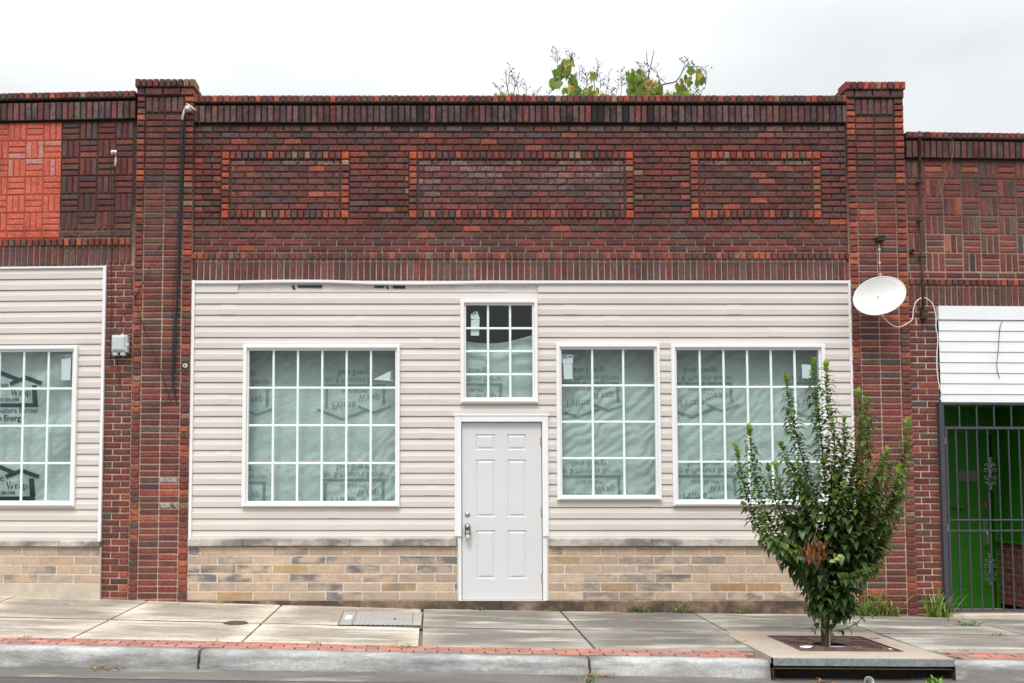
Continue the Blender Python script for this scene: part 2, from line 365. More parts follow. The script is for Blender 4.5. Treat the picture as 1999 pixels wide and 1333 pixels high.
# ------------------------------------------------------------------ brick colours
PAL = {'red': (.200, .050, .039), 'deep': (.138, .043, .037), 'brown': (.112, .052, .046), 'plum': (.104, .062, .061),
       'char': (.070, .057, .057), 'orange': (.36, .090, .050), 'tan': (.27, .17, .10), 'olive': (.125, .082, .055)}
MIXES = {'field': dict(red=30, deep=34, brown=18, plum=9, char=6, orange=4, tan=.3, olive=2),
         'header': dict(red=28, deep=20, brown=12, plum=7, char=6, orange=20, tan=4, olive=4),
         'frame': dict(red=28, orange=50, deep=10, tan=6, brown=4, olive=2),
         'soot': dict(brown=30, plum=26, char=24, deep=16, red=8, olive=4),
         'pier': dict(red=46, deep=32, brown=11, plum=5, char=3, olive=4, orange=4),
         'pierhead': dict(red=36, orange=30, deep=16, brown=8, tan=3, olive=4),
         'soldier': dict(brown=30, plum=14, deep=34, red=14, olive=5, char=4),
         'weave_red': dict(red=42, deep=26, brown=12, plum=5, char=4, olive=5, orange=4),
         'weave': dict(deep=30, brown=22, red=22, plum=9, char=6, olive=8, orange=2)}
def bcol(mixname):
    d = MIXES[mixname]; r = random.random() * sum(d.values())
    for k, w in d.items():
        r -= w
        if r <= 0: break
    j = random.uniform(.90, 1.32); c = PAL[k]; f = .18 if mixname in ('frame', 'header', 'weave_red', 'pier', 'pierhead') else .36; c = tuple(a + (b - a) * f for a, b in zip(c, (.118, .043, .036)))
    return (c[0] * j * random.uniform(.94, 1.06), c[1] * j * random.uniform(.9, 1.1), c[2] * j)
def brick(mb, x0, x1, z0, z1, y, col, wear=(0, 0), dep=.06, g=.0074, bev=.007):
    j = lambda a: random.uniform(-a, a)
    mb.box(x0 + g + j(.0018), x1 - g + j(.0018), y + j(.0025), y + dep, z0 + g * 1.06 + j(.0016), z1 - g * 1.06 + j(.0016), col, bev, wear)
def row(mb, x0, x1, z0, z1, y, bl, off, mixname, wear=(0, 0), jit=.0, **k):
    """one course from x0 to x1, bricks of length bl, joint pattern shifted by off"""
    if x1 - x0 < .01: return
    xs = [x0]; q = x0 + (off % bl)
    while q < x1 - .028:
        if q > x0 + .028: xs.append(q + random.uniform(-jit, jit))
        q += bl
    xs.append(x1)
    for a, b in zip(xs, xs[1:]):
        w = wear() if callable(wear) else wear
        mx_ = 'frame' if mixname == 'field' and b - a < .125 and random.random() < .55 else mixname
        brick(mb, a, b, z0, z1, y, bcol(mx_), w, **k)
def even(mb, x0, x1, z0, z1, y, bw, mixname, wear=(0, 0), **k):
    n = max(1, round((x1 - x0) / bw)); s = (x1 - x0) / n
    for i in range(n):
        w = wear() if callable(wear) else wear
        brick(mb, x0 + i * s, x0 + (i + 1) * s, z0, z1, y, bcol(mixname), w, **k)
MD, MT = (.058, .046, .041), (.47, .36, .275)
def mort(z0, z1, c0=MT, c1=MD):
    def f(v):
        t = min(1, max(0, (v[2] - z0) / (z1 - z0))); return tuple(a + (b - a) * t for a, b in zip(c0, c1))
    return f
def backing(mb, x0, x1, y0, y1, z0, z1, col, n=6):
    for i in range(n):
        a, b = z0 + (z1 - z0) * i / n, z0 + (z1 - z0) * (i + 1) / n
        vs = [(x0, y0, a), (x1, y0, a), (x1, y0, b), (x0, y0, b), (x0, y1, a), (x1, y1, a), (x1, y1, b), (x0, y1, b)]
        fs = [(0, 1, 2, 3), (5, 4, 7, 6), (4, 0, 3, 7), (1, 5, 6, 2)]
        if i == n - 1: fs.append((3, 2, 6, 7))
        if i == 0: fs.append((4, 5, 1, 0))
        mb.mesh(vs, fs, col, (0, 0), 1)
BM = [m_brick, m_mortar]
rw = lambda a, b: (lambda: (a * random.random(), b * random.random()))

# ------------------------------------------------------------------ siding, windows, lettering
def siding(mb, x0, x1, z0, z1, lap, y, openings, dutch=True, depth=.015, zstart=None):
    prof = [(0, 0), (.0, -depth * .96), (.49, -depth), (.53, -depth * .80), (.945, -.001), (.947, .014), (1.0, .014)] if dutch else [(0, 0), (0, -depth), (.955, -.002), (.957, .014), (1.0, .014)]
    def yat(t):
        for (a, ya), (b, yb) in zip(prof[1:], prof[2:]):
            if a <= t <= b: return ya + (yb - ya) * (t - a) / (b - a)
        return 0
    n = int(math.ceil((z1 - z0) / lap)); top = z1
    for i in range(n):
        zb = top - (i + 1) * lap; zt = top - i * lap
        lo = max(zb, z0)
        cuts = sorted({lo, zt} | {z for o in openings for z in (o[2], o[3]) if lo < z < zt} | {zb + q[0] * lap for q in prof[1:] if lo < zb + q[0] * lap < zt})
        for a, b in zip(cuts, cuts[1:]):
            segs = [(x0, x1)]; mid = (a + b) / 2
            for o in openings:
                if o[2] < mid < o[3]:
                    new = []
                    for s0, s1 in segs:
                        if o[0] > s0: new.append((s0, min(s1, o[0])))
                        if o[1] < s1: new.append((max(s0, o[1]), s1))
                    segs = [q for q in new if q[1] - q[0] > 1e-4]
            ya, yb = y + yat((a - zb) / lap), y + yat((b - zb) / lap)
            for s0, s1 in segs:
                mb.face([(s0, ya, a), (s1, ya, a), (s1, yb, b), (s0, yb, b)])
                if a == lo: mb.face([(s0, y + .014, a), (s1, y + .014, a), (s1, ya, a), (s0, ya, a)])
def ring(mb, x0, x1, z0, z1, X0, X1, Z0, Z1, y0, y1, col=(1, 1, 1), bev=.0):
    """frame between outer x0..z1 and inner X0..Z1 with its own depth"""
    mb.box(x0, X0, y0, y1, z0, z1, col, bev); mb.box(X1, x1, y0, y1, z0, z1, col, bev)
    mb.box(X0, X1, y0, y1, Z1, z1, col, bev); mb.box(X0, X1, y0, y1, z0, Z0, col, bev)
def window(parent, fr, out, gl, nx, nz, y, skipcols=None):
    x0, z1 = out[0], out[3]; x1, z0 = out[1], out[2]
    f = MB()
    gx0, gx1, gz0, gz1 = gl
    ring(f, x0, x1, z0, z1, gx0 - .022, gx1 + .022, gz0 - .022, gz1 + .022, y - .052, y + .02, bev=.005)
    ring(f, gx0 - .022, gx1 + .022, gz0 - .022, gz1 + .022, gx0, gx1, gz0, gz1, y - .022, y + .05, bev=.003)
    f.box(x0 + .02, x1 - .02, y - .060, y - .052, z0 + .012, z0 + .030, bev=.003)
    for q in (x0 + .09, x1 - .14): f.box(q, q + .05, y - .054, y - .052, z0 + .004, z0 + .010, bev=.001)
    w = build('window', f, m_white, parent)
    g = MB(); g.box(gx0, gx1, y + .016, y + .021, gz0, gz1); build('pane', g, m_glass, w)
    mt = MB(); mw = .0125
    xs = [gx0 + (gx1 - gx0) * i / nx for i in range(1, nx)]
    for q in xs: mt.box(q - mw, q + mw, y - .004, y + .012, gz0, gz1, bev=.004)
    for i in range(1, nz):
        q = gz0 + (gz1 - gz0) * i / nz
        e = [gx0] + [v for x_ in xs for v in (x_ - mw, x_ + mw)] + [gx1]
        for a, b in zip(e[::2], e[1::2]): mt.box(a, b, y - .003, y + .011, q - mw, q + mw, bev=.004)
    build('muntin_grid', mt, m_muntin, w)
    return w
def text_mesh(s, size, bold=False):
    cu = bpy.data.curves.new('lettering', 'FONT'); cu.body = s; cu.size = size; cu.resolution_u = 2
    if bold: cu.offset = .012 * size
    o = bpy.data.objects.new('lettering', cu); C.objects.link(o)
    me = bpy.data.meshes.new_from_object(o.evaluated_get(bpy.context.evaluated_depsgraph_get()))
    vs = [tuple(v.co) for v in me.vertices]; fs = [tuple(p.vertices) for p in me.polygons]
    bpy.data.objects.remove(o); bpy.data.meshes.remove(me); bpy.data.curves.remove(cu)
    return vs, fs
# serif letters drawn as strokes on a unit grid (x, z); thick and thin pens
SERIF = {
 'P': (.62, [('k', (.15, 0), (.15, 1)), ('s', (.02, 0), (.30, 0)), ('s', (.02, 1), (.20, 1)), ('c', (.15, .98), (.42, 1), (.58, .88), (.58, .66), (.42, .53), (.15, .52))]),
 'r': (.42, [('k', (.12, 0), (.12, .62)), ('s', (.02, 0), (.24, 0)), ('s', (.02, .62), (.12, .62)), ('c', (.12, .42), (.20, .58), (.30, .64), (.38, .60))]),
 'i': (.30, [('k', (.14, 0), (.14, .62)), ('s', (.04, 0), (.26, 0)), ('s', (.04, .62), (.14, .62)), ('d', (.14, .86))]),
 'm': (.92, [('k', (.12, 0), (.12, .62)), ('k', (.44, 0), (.44, .5)), ('k', (.76, 0), (.76, .5)), ('s', (.02, 0), (.22, 0)), ('s', (.35, 0), (.53, 0)), ('s', (.67, 0), (.87, 0)), ('s', (.02, .62), (.12, .62)),
            ('c', (.12, .48), (.22, .61), (.33, .64), (.44, .5)), ('c', (.44, .48), (.54, .61), (.65, .64), (.76, .5))]),
 'e': (.52, [('c', (.08, .34), (.44, .34), (.44, .48), (.36, .60), (.24, .63), (.12, .55), (.07, .36), (.10, .14), (.22, .01), (.34, .02), (.46, .14))]),
 'W': (1.02, [('k', (.10, 1), (.32, 0)), ('t', (.32, 0), (.50, .82)), ('k', (.46, 1), (.68, 0)), ('t', (.68, 0), (.90, 1)), ('s', (.0, 1), (.22, 1)), ('s', (.38, 1), (.58, 1)), ('s', (.80, 1), (1.0, 1))]),
 'a': (.50, [('c', (.10, .50), (.16, .61), (.28, .63), (.36, .54)), ('k', (.36, .54), (.36, .08)), ('s', (.36, .03), (.47, .03)), ('c', (.36, .36), (.18, .30), (.09, .20), (.10, .06), (.20, .0), (.36, .10))]),
 'p': (.56, [('k', (.12, -.3), (.12, .62)), ('s', (.02, -.3), (.24, -.3)), ('s', (.02, .62), (.12, .62)), ('c', (.12, .50), (.24, .63), (.40, .60), (.50, .44), (.50, .20), (.40, .03), (.26, 0), (.12, .10))])}
def stroke(a, b, w):
    a, b = Vector(a), Vector(b); d = (b - a).normalized(); n = Vector((-d.y, d.x)) * w * .5; e = d * w * .25
    return [tuple(a + n - e), tuple(a - n - e), tuple(b - n + e), tuple(b + n + e)]
def serif_mesh(s, size, slant=0.0):
    vs, fs, x = [], [], 0.0
    for ch in s:
        wd, st = SERIF[ch]
        for q in st:
            k, pts = q[0], q[1:]
            if k == 'd': segs = [((pts[0][0] - .07, pts[0][1]), (pts[0][0] + .07, pts[0][1]), .13)]
            else:
                w = {'k': .13, 't': .05, 's': .045, 'c': .085}[k]
                segs = [(a, b, w) for a, b in zip(pts, pts[1:])]
            for a, b, w in segs:
                o = len(vs)
                vs += [((p[0] + x + slant * p[1]) * size, p[1] * size, 0) for p in stroke(a, b, w)]; fs.append((o, o + 1, o + 2, o + 3))
        x += wd
    return vs, fs
def fit(vs, x0, x1, zc, h, flip):
    """put a lettering mesh between x0 and x1, centred on zc, of height h"""
    ax, bx = min(v[0] for v in vs), max(v[0] for v in vs); az, bz = min(v[1] for v in vs), max(v[1] for v in vs)
    return [(x0 + (v[0] - ax) / (bx - ax) * (x1 - x0), zc + ((v[1] - az) / (bz - az) - .5) * h * flip) for v in vs]
def house_wrap(fr, label, x0, x1, z0, z1, blocks, flip, yfun, ink, root, topfun=None, bold=1.0):
    n, k = 110, 110; mb = MB(); vs = []; fs = []
    for j in range(k + 1):
        for i in range(n + 1):
            x = x0 + (x1 - x0) * i / n; zt = topfun(i / n) if topfun else z1
            z = z0 + (zt - z0) * j / k; vs.append((x, yfun(x, z), z))
    for j in range(k):
        for i in range(n): fs.append((j * (n + 1) + i, j * (n + 1) + i + 1, (j + 1) * (n + 1) + i + 1, (j + 1) * (n + 1) + i))
    mb.mesh(vs, fs, smooth=True)
    sheet = build('house_wrap', mb, m_wrap, None)
    off = Vector((0, 0, 0))
    sheet.location = root.location; sheet.rotation_euler = root.rotation_euler
    tag(sheet, label, 'house wrap', 'house wrap sheets behind the windows'); ORIG[sheet.name] = Vector((0, 0, 0))
    pr = MB()
    def put(pts, fs_):
        pts = [(p[0], p[1]) for p in pts]
        for f in fs_:
            q = [pts[i] for i in f]
            cx, cz = sum(p[0] for p in q) / len(q), sum(p[1] for p in q) / len(q)
            if x0 + .01 < min(p[0] for p in q) and max(p[0] for p in q) < x1 - .01 and z0 + .01 < min(p[1] for p in q) and max(p[1] for p in q) < z1 - .01:
                pr.face([(p[0], yfun(p[0], p[1]) - .007, p[1]) for p in q])
    def bar(a, b, w):
        w *= bold
        L = math.hypot(b[0] - a[0], b[1] - a[1]); m = max(1, int(L / .03))
        for i in range(m):
            p = (a[0] + (b[0] - a[0]) * i / m, a[1] + (b[1] - a[1]) * i / m); q = (a[0] + (b[0] - a[0]) * (i + 1) / m, a[1] + (b[1] - a[1]) * (i + 1) / m)
            put(stroke(p, q, w), [(0, 1, 2, 3)])
    U = D / F * 1.0
    for bx, bz in blocks:                       # bx: right end of the box, bz: its long line
        def at(dx, dz): return (bx + dx * U, bz + dz * U * flip)
        def word(mesh, xa, xb, dz, h):
            vs_, fs_ = mesh; put(fit(vs_, bx + xa * U, bx + xb * U, bz + dz * U * flip, h * U, flip), fs_)
        word(text_mesh('Save Energy', .1, True), -96, -26, -27, 15)
        word(text_mesh('Air & Moisture Barrier', .1), -121, 2, -10, 11)
        bar(at(-120, 0), at(0, 0), 4.6 * U); bar(at(-3, 2.5), at(-3, 37), 6 * U); bar(at(-117, 7), at(-117, 46), 5 * U)
        word(text_mesh('ICC-ES ESR-2498', .1, True), -88, -36, 11, 6.5)
        word(serif_mesh('Wrap', .1), -54, -11, 24, 17)
        word(serif_mesh('Prime', .1), -106, -58, 41, 15)
        bar(at(-134, 49), at(-84, 68), 5 * U); bar(at(-84, 68), at(-36, 50), 5 * U)
        bar(at(-53, 43), at(-23, 55), 5 * U); bar(at(-23, 55), at(10, 43), 5 * U)
    build('printed_lettering', pr, ink, sheet)
    return sheet

# ================================================================== SETTING: ground
XA, XB = -30.0, 30.0
xj = [-4.72, -3.20, -1.68, -.097, 1.47, 2.97, 4.47, 5.95, 7.45]
YM = -1.41
rd = MB()
for a, b in [(-400, -30)] + [(XA + i * 2, XA + i * 2 + 2) for i in range(30)] + [(30, 400)]:
    f = lambda x: interp(tabg, max(-9, min(10, x))) - .035
    rd.face([(a, -300, f(a)), (b, -300, f(b)), (b, YF - .30, f(b)), (a, YF - .30, f(a))])
struct(build('road', rd, m_asph))
gt = MB()
for i in range(120):
    a, b = XA + i * .5, XA + i * .5 + .5
    f = lambda x: interp(tabg, max(-9, min(10, x)))
    gt.face([(a, YF - .32, f(a) - .03), (b, YF - .32, f(b) - .03), (b, YF + .10, f(b)), (a, YF + .10, f(a))])
struct(build('gutter', gt, m_gutter))
bs = MB()
for a, b in [(-400, -30)] + [(XA + i, XA + i + 1) for i in range(60)] + [(30, 400)]:
    g0 = lambda x, y: gz(max(-9, min(10, x)), y) - .03
    for ya, yb in ((YF + .12, -1.0), (-1.0, .45)):
        if a < 4.42 and b > 2.93 and ya < -1.2: yl = -1.36
        else: yl = ya
        bs.face([(a, yl, g0(a, yl)), (b, yl, g0(b, yl)), (b, yb, g0(b, yb)), (a, yb, g0(a, yb))])
    bs.face([(a, .45, g0(a, 0)), (b, .45, g0(b, 0)), (b, 300, g0(b, 0)), (a, 300, g0(a, 0))])
struct(build('ground', bs, m_soil))
sw = MB()
slabs = [XA, -28.5 + 0]
q = xj[0]
lefts = []
while q > XA: q -= 1.52; lefts.append(q)
alls = lefts[::-1] + xj
q = xj[-1]
while q < XB: q += 1.5; alls.append(q)
dark_slabs = {-.097: (.285, .262, .228), 1.47: (.225, .208, .184), 2.97: (.26, .24, .212), 4.47: (.32, .295, .26), 5.95: (.25, .232, .21)}
for a, b in zip(alls, alls[1:]):
    col = (.545, .475, .385) if a < -.1 else dark_slabs.get(a, (.42, .39, .35))
    if a < -3.3: col = (.50, .435, .355)
    for ya, yb in ((YS, YM), (YM, .02)):
        if abs(a - 2.97) < .01 and ya == YS: continue       # the inlet slab lies there
        g = .007 if ya == YS or True else 0
        kx = random.uniform(.95, 1.05); c = tuple(v * kx for v in col)
        nx, ny = 16, 12; gx = .012
        x0_, x1_ = a + gx, b - gx; y0_ = ya + (.030 if ya != YS else 0); y1_ = yb - (.032 if ya == YS else .004)
        if abs(a + .097) < .01: x0_ = a + .025
        vs = []
        for jj in range(ny + 1):
            for ii in range(nx + 1):
                x = x0_ + (x1_ - x0_) * ii / nx; y = y0_ + (y1_ - y0_) * jj / ny
                edge = .006 if ii in (0, nx) or jj in (0, ny) else 0
                vs.append((x, y, gz(max(-9, min(10, x)), y) - edge * .5))
        sd_ = random.uniform(0, 50); bb_ = c
        def c(v, bb_=bb_, sd_=sd_, x0_=x0_, x1_=x1_, y0_=y0_, y1_=y1_):
            e = min(v[0] - x0_, x1_ - v[0], (v[1] - y0_) * 1.3, (y1_ - v[1]) * 1.3) + .16 * mnoise.noise(Vector((v[0] * 1.6, v[1] * 3.2, sd_))) + .07 * mnoise.noise(Vector((v[0] * 6, v[1] * 9, sd_)))
            t = max(0, min(1, e / .30)); k_ = 1.22 - .58 * t + .12 * mnoise.noise(Vector((v[0] * 2.5, v[1] * 6, sd_ + 9)))
            return tuple(q * k_ for q in bb_)
        fs = [(jj * (nx + 1) + ii, jj * (nx + 1) + ii + 1, (jj + 1) * (nx + 1) + ii + 1, (jj + 1) * (nx + 1) + ii) for jj in range(ny) for ii in range(nx)]
        sw.mesh(vs, fs, c)
        fl = [vs[i] for i in range(nx + 1)]
        for p, q2 in zip(fl, fl[1:]): sw.face([(p[0], p[1], p[2] - .04), (q2[0], q2[1], q2[2] - .04), q2, p], c)
        for side in (0, nx):
            cl_ = [vs[jj * (nx + 1) + side] for jj in range(ny + 1)]
            for p, q2 in zip(cl_, cl_[1:]): sw.face([(p[0], p[1], p[2] - .04), (q2[0], q2[1], q2[2] - .04), q2, p], c)
for i in range(120):
    a, b = XA + i * .5, XA + i * .5 + .5; z_ = lambda x: gz(max(-9, min(10, x)), YM) - .0035
    if b > 2.9 and a < 4.45: continue
    sw.face([(a, YM - .05, z_(a)), (b, YM - .05, z_(b)), (b, YM + .05, z_(b)), (a, YM + .05, z_(a))], (.05, .04, .03))
struct(build('sidewalk', sw, m_walk))
pv = MB()
for r_ in range(3):
    y1_ = YS - .006 - r_ * .099; y0_ = y1_ - .094; x = -9.0 + (r_ % 2) * .1
    while x < 9.5:
        xe = x + .2
        if not (xe > 2.9 and x < 4.46):
            c = random.choice([(.41, .17, .125), (.38, .155, .115), (.34, .15, .12), (.25, .165, .15), (.43, .21, .165), (.33, .17, .135)])
            z = lambda X_, Y_: gz(X_, YS) + (Y_ - YS) * .02 + random.uniform(-.002, .002)
            tp = [(x + .004, y0_, z(x, y0_)), (xe - .004, y0_, z(xe, y0_)), (xe - .004, y1_, z(xe, y1_)), (x + .004, y1_, z(x, y1_))]
            lw = [(p[0], p[1], p[2] - .04) for p in tp]
            pv.mesh(tp + lw, [(0, 1, 2, 3), (4, 5, 1, 0), (5, 6, 2, 1), (7, 4, 0, 3)], c)
        x += .206
struct(build('brick_paving_strip', pv, m_paver))
def kerb_run(x0, x1, mb):
    n = max(2, int((x1 - x0) / .25)); prof = []
    for i in range(n + 1):
        x = x0 + (x1 - x0) * i / n; xx = max(-9, min(10, x)); zt = gz(xx, YS) - .008; zg = interp(tabg, xx)
        rr = .055; pr = [(YK, zt - .1), (YK, zt)]
        for k in range(6):
            a = R(90 - 80 * k / 5); pr.append((YF + rr + rr * -math.cos(a) * 1.0, zt - rr + rr * math.sin(a)))
        pr.append((YF - .025, zg - .03))
        e = 0
        if i in (0, n): e = .012
        prof.append([(x, y + (e if y < YK - .02 else 0), z - e * .6) for y, z in pr])
    vs = [p for r_ in prof for p in r_]; k = len(prof[0])
    fs = [(i * k + j, i * k + j + 1, (i + 1) * k + j + 1, (i + 1) * k + j) for i in range(n) for j in range(k - 1)]
    fs += [tuple(range(k))] + [tuple(n * k + j for j in range(k))]
    mb.mesh(vs, fs, smooth=False)
    for i in range(len(mb.sm) - len(fs), len(mb.sm) - 2): mb.sm[i] = True
kb = MB()
for a, b in ((-30, -9.1), (-9.08, -5.5), (-5.48, -1.972), (-1.945, 1.335), (1.36, 2.875), (4.425, 7.7), (7.72, 30)): kerb_run(a, b, kb)
struct(build('kerb', kb, m_kerb))

# ================================================================== MIDDLE BUILDING
xl, xr = X(375, 400), X(1658.5, 400)
zc_top, zc_bot = Z(188), Z(203.5)
zs_top, zs_bot = Z(207), Z(242)
root = thing('brick_storefront', 'middle brick storefront with grey door, beige siding and three framed brick panels above it', 'building', (0, 0, 0), group='brick storefronts in the row')
BL = .2085
wl = MB()
SOOTW = rw(.25, .75)
def field_rows(ya, yb, n, x0, x1, start, wear=(0, 0), mixname='field'):
    za, zb = Z(ya), Z(yb); h = (za - zb) / n
    for i in range(n):
        row(wl, x0, x1, za - (i + 1) * h, za - i * h, 0, BL, ((start + i) % 2) * BL * .5 + .02, mixname, wear, jit=.006)
field_rows(244.5, 258, 1, xl, xr, 0, rw(.6, .9), 'soot'); field_rows(258, 270, 1, xl, xr, 1, rw(.25, .5)); field_rows(270, 295, 2, xl, xr, 0, rw(0, .3))
panels = [(432, 682), (798.5, 1237), (1348, 1602.8)]
pxs = [(X(a, 360), X(b, 360)) for a, b in panels]
seg = [xl] + [v for p in pxs for v in p] + [xr]
for a, b in zip(seg[::2], seg[1::2]): field_rows(295, 427, 11, a, b, 0, rw(0, .15))
field_rows(427, 491.5, 5, xl, xr, 1, rw(.06, .1))
even(wl, xl, xr, Z(507.6), Z(492.5), -.028, .0715, 'header', rw(.05, .1), dep=.09)
even(wl, xl, xr, Z(547), Z(510.5), -.004, .0718, 'soldier', rw(.10, .1), dep=.07)
mz0, mz1 = Z(520), Z(380)
backing(wl, xl - .02, xr + .02, .017, .30, Z(548), zc_bot, mort(Z(528), Z(430), (.58, .46, .37), (.078, .062, .053)), 16)
for a, b in pxs: pass
build('brick_wall', wl, BM, root)
pn = [MB() for _ in panels]
for k, ((a, b), mb) in enumerate(zip(pxs, pn)):
    zt, zt2, zb2, zb = Z(295.3), Z(311), Z(409.5), Z(426.5); hw = .096
    for xx in (a, b - hw):
        for (za, zb_) in ((zt2, zt), (zb, zb2)): brick(mb, xx, xx + hw, za, zb_, -.012, tuple(v * random.uniform(.9, 1.1) for v in (.43, .085, .040)))
        h = (zt2 - zb2) / 8
        for i in range(8): brick(mb, xx, xx + hw, zb2 + i * h, zb2 + (i + 1) * h, -.010, bcol('frame'))
    hm = 'frame' if k == 2 else 'header'
    even(mb, a + hw, b - hw, zt2, zt, -.014, .0735, hm, dep=.08); even(mb, a + hw, b - hw, zb, zb2, -.012, .0735, 'header', dep=.08)
    h = (zt2 - zb2) / 8
    for i in range(8):
        w = (lambda i=i: ((.9 - .09 * i) * random.random() ** .7 * 1.2, .1 * random.random())) if k == 1 else (rw(.8, .3) if i == 7 else rw(.1, .25))
        if k == 1: w = lambda i=i: ((.25 + .10 * i) * random.random(), .15 * random.random())
        row(mb, a + hw + .012, b - hw - .012, zb2 + i * h, zb2 + (i + 1) * h - (.008 if i == 7 else 0), .004, BL, ((i) % 2) * BL * .5 + .06, 'field', w, jit=.006)
    o = build('brick_panel', mb, BM, root)
    plabel(o, ['left framed brick panel', 'long middle framed brick panel with whitish bloom', 'right framed brick panel with orange frame'][k])
cp = MB()
even(cp, xl, xr, zc_bot, zc_top, -.062, .0727, 'header', rw(.05, .25), dep=.32, bev=.007); cp.box(xl, xr, -.045, .24, zc_bot, zc_top - .014, MD, mi=1); build('coping', cp, BM, root)
sc_ = MB(); ea_, eb_ = xl + .0727 * 55, xl + .0727 * 79
for p_, q_, r_ in ((xl, ea_, rw(.42, 1.0)), (ea_, eb_, rw(.35, 2.2)), (eb_, xr, rw(.42, 1.0))): even(sc_, p_, q_, zs_bot, zs_top, -.040, .0727, 'soot', r_, dep=.06, bev=.007)
 
sc_.box(xl, xr, -.030, .009, zs_bot + .003, zs_top - .002, (.018, .016, .016), mi=1); build('soldier_course', sc_, BM, root)

def pier(pxl, pm, ytop, side, label):
    """brick pier: header columns at the edges, two stacked stretchers between, capped above the parapet"""
    cols_t = [X(v, pm, -.06) for v in pxl]; Y0 = -.055
    a0, a1, a2, a3, a4 = cols_t
    mb = MB(); zt = Z(ytop + 32, Y0); zb = -.40
    h = .0727; n = int((zt - zb) / h) + 1
    zsol = Z(ytop + 66, Y0)
    for i in range(n):
        z1 = zt - i * h; z0 = z1 - h
        w = rw(.05, .5 if side == 'l' else .15) if i < 9 else ((.03, .04))
        brick(mb, a0, a1, z0, z1, Y0 - .006, bcol('pierhead'), w() if callable(w) else w); brick(mb, a3, a4, z0, z1, Y0 - .006, bcol('pierhead'), w() if callable(w) else w)
        if z1 <= zsol + .02:
            for xa, xb in ((a1, a2), (a2, a3)):
                ww = w() if callable(w) else w
                if side == 'l' and xa == a2 and (z0 < Z(932, Y0) < z1 or z0 < Z(982, Y0) < z1): ww = (2.6, 0)
                brick(mb, xa, xb, z0, z1, Y0 + .006, bcol('pier'), ww, g=.0076)
    even(mb, a1, a3, zsol + .01, zt, Y0 + .004, .0735, 'soot', rw(.2, .4), dep=.07)
    backing(mb, a0 + .003, a4 - .003, Y0 + .018, .31, zb, Z(ytop + 15, Y0), mort(Z(520), Z(330)), 14)
    # side faces of the shaft get bricks too
    for xs, sg in ((a0, -1), (a4, 1)):
        for i in range(n):
            z1 = zt - i * h; z0 = z1 - h
            e0, e1 = (xs - .004, xs + .03) if sg < 0 else (xs - .03, xs + .004)
            mb.box(e0, e1, Y0 + .05, .30, z0 + .006, z1 - .006, bcol('pier'), .004)
    o = build('brick_pier', mb, BM, root); plabel(o, label)
    cm = MB(); z2 = Z(ytop + 17, Y0); z3 = Z(ytop, Y0)
    row(cm, a0 - .004, a4 + .004, zt, z2, Y0 - .022, BL, .1, 'soot', rw(.1, .5), dep=.36)
    even(cm, a0 - .018, a4 + .018, z2, z3, Y0 - .045, .0727, 'header', rw(0, .5), dep=.24, bev=.008)
    even(cm, a0 - .010, a4 + .010, z2, z3 - .03, Y0 + .21, .0727, 'soot', rw(0, .5), dep=.16, bev=.008)
    cm.box(a0 + .004, a4 - .004, Y0 + .0, .29, zt, z3 - .04, MD, mi=1)
    build('pier_cap', cm, BM, o)
    return cols_t
lp = pier((257, 274.5, 313, 351, 370.8), 750, 155, 'l', 'left brick pier with cables')
rp = pier((1667, 1685.5, 1722.5, 1762, 1782), 800, 160, 'r', 'right brick pier behind the satellite dish')

# siding with openings
sx0, sx1 = X(377, 800), X(1661, 800); SZ0, SZ1 = Z(1051), Z(553)
def wrect(l, r, t, b, ym): return (X(l, ym), X(r, ym), Z(b), Z(t))
wins = [('w1', (474.5, 780.5, 674, 989.5), (485.5, 771.5, 684, 978), 6, 4), ('wt', (899, 1050, 586, 787), (910, 1040, 596, 776), 3, 4),
        ('w2', (1086, 1288, 672, 976), (1096.5, 1278.5, 682, 966), 3, 4), ('w3', (1310.5, 1611, 673, 987), (1321.5, 1600, 683, 975), 6, 4)]
ops = []
for nme, o_, g_, nx, nz_ in wins:
    q = wrect(*g_, 825); ops.append((q[0] - .02, q[1] + .02, q[2] - .02, q[3] + .02))
dx0, dx1 = X(902, 1000), X(1057.5, 1000); dz0, dz1 = Z(1170.5), Z(825)
ops.append((dx0 - .05, dx1 + .05, -1, dz1 + .05))
lap = (Z(591.5) - Z(788.6)) / 9.0
tornx0, tornx1 = X(465, 565), X(1050, 565)
ztorn0 = Z(571)
sdm = MB()
siding(sdm, sx0, sx1, SZ0, ztorn0, lap, -.004, ops)
for a, b in ((sx0, tornx0), (tornx1, sx1)):
    sdm.mesh([(a, -.006, SZ1), (b, -.006, SZ1), (b, -.018, ztorn0 + .0), (a, -.018, ztorn0)], [(3, 2, 1, 0)])
    sdm.mesh([(a, -.018, ztorn0), (b, -.018, ztorn0), (b, -.002, ztorn0), (a, -.002, ztorn0)], [(0, 1, 2, 3)])
def seam(mb, x, k):
    # butt seam: the overlapping sheet ends 2 mm proud of the one below it
    z1 = ztorn0 - k * lap; z0 = z1 - lap
    mb.box(x, x + .16, -.0215, -.0192, z0 + .004, z0 + lap * .49); mb.mesh([(x, -.0215, z0 + lap * .49), (x + .16, -.0215, z0 + lap * .49), (x + .16, -.0075, z0 + lap * .93), (x, -.0075, z0 + lap * .93)], [(0, 1, 2, 3)])
for px_, k in ((430, 1), (690, 2), (1180, 2), (1420, 1), (820, 4), (1500, 3), (1100, 1), (640, 19), (1240, 18), (820, 12), (830, 17), (420, 9), (425, 14)): seam(sdm, X(px_, 700), k)
sid = build('vinyl_siding', sdm, m_siding, root)
tr = MB()
ztt = Z(548)
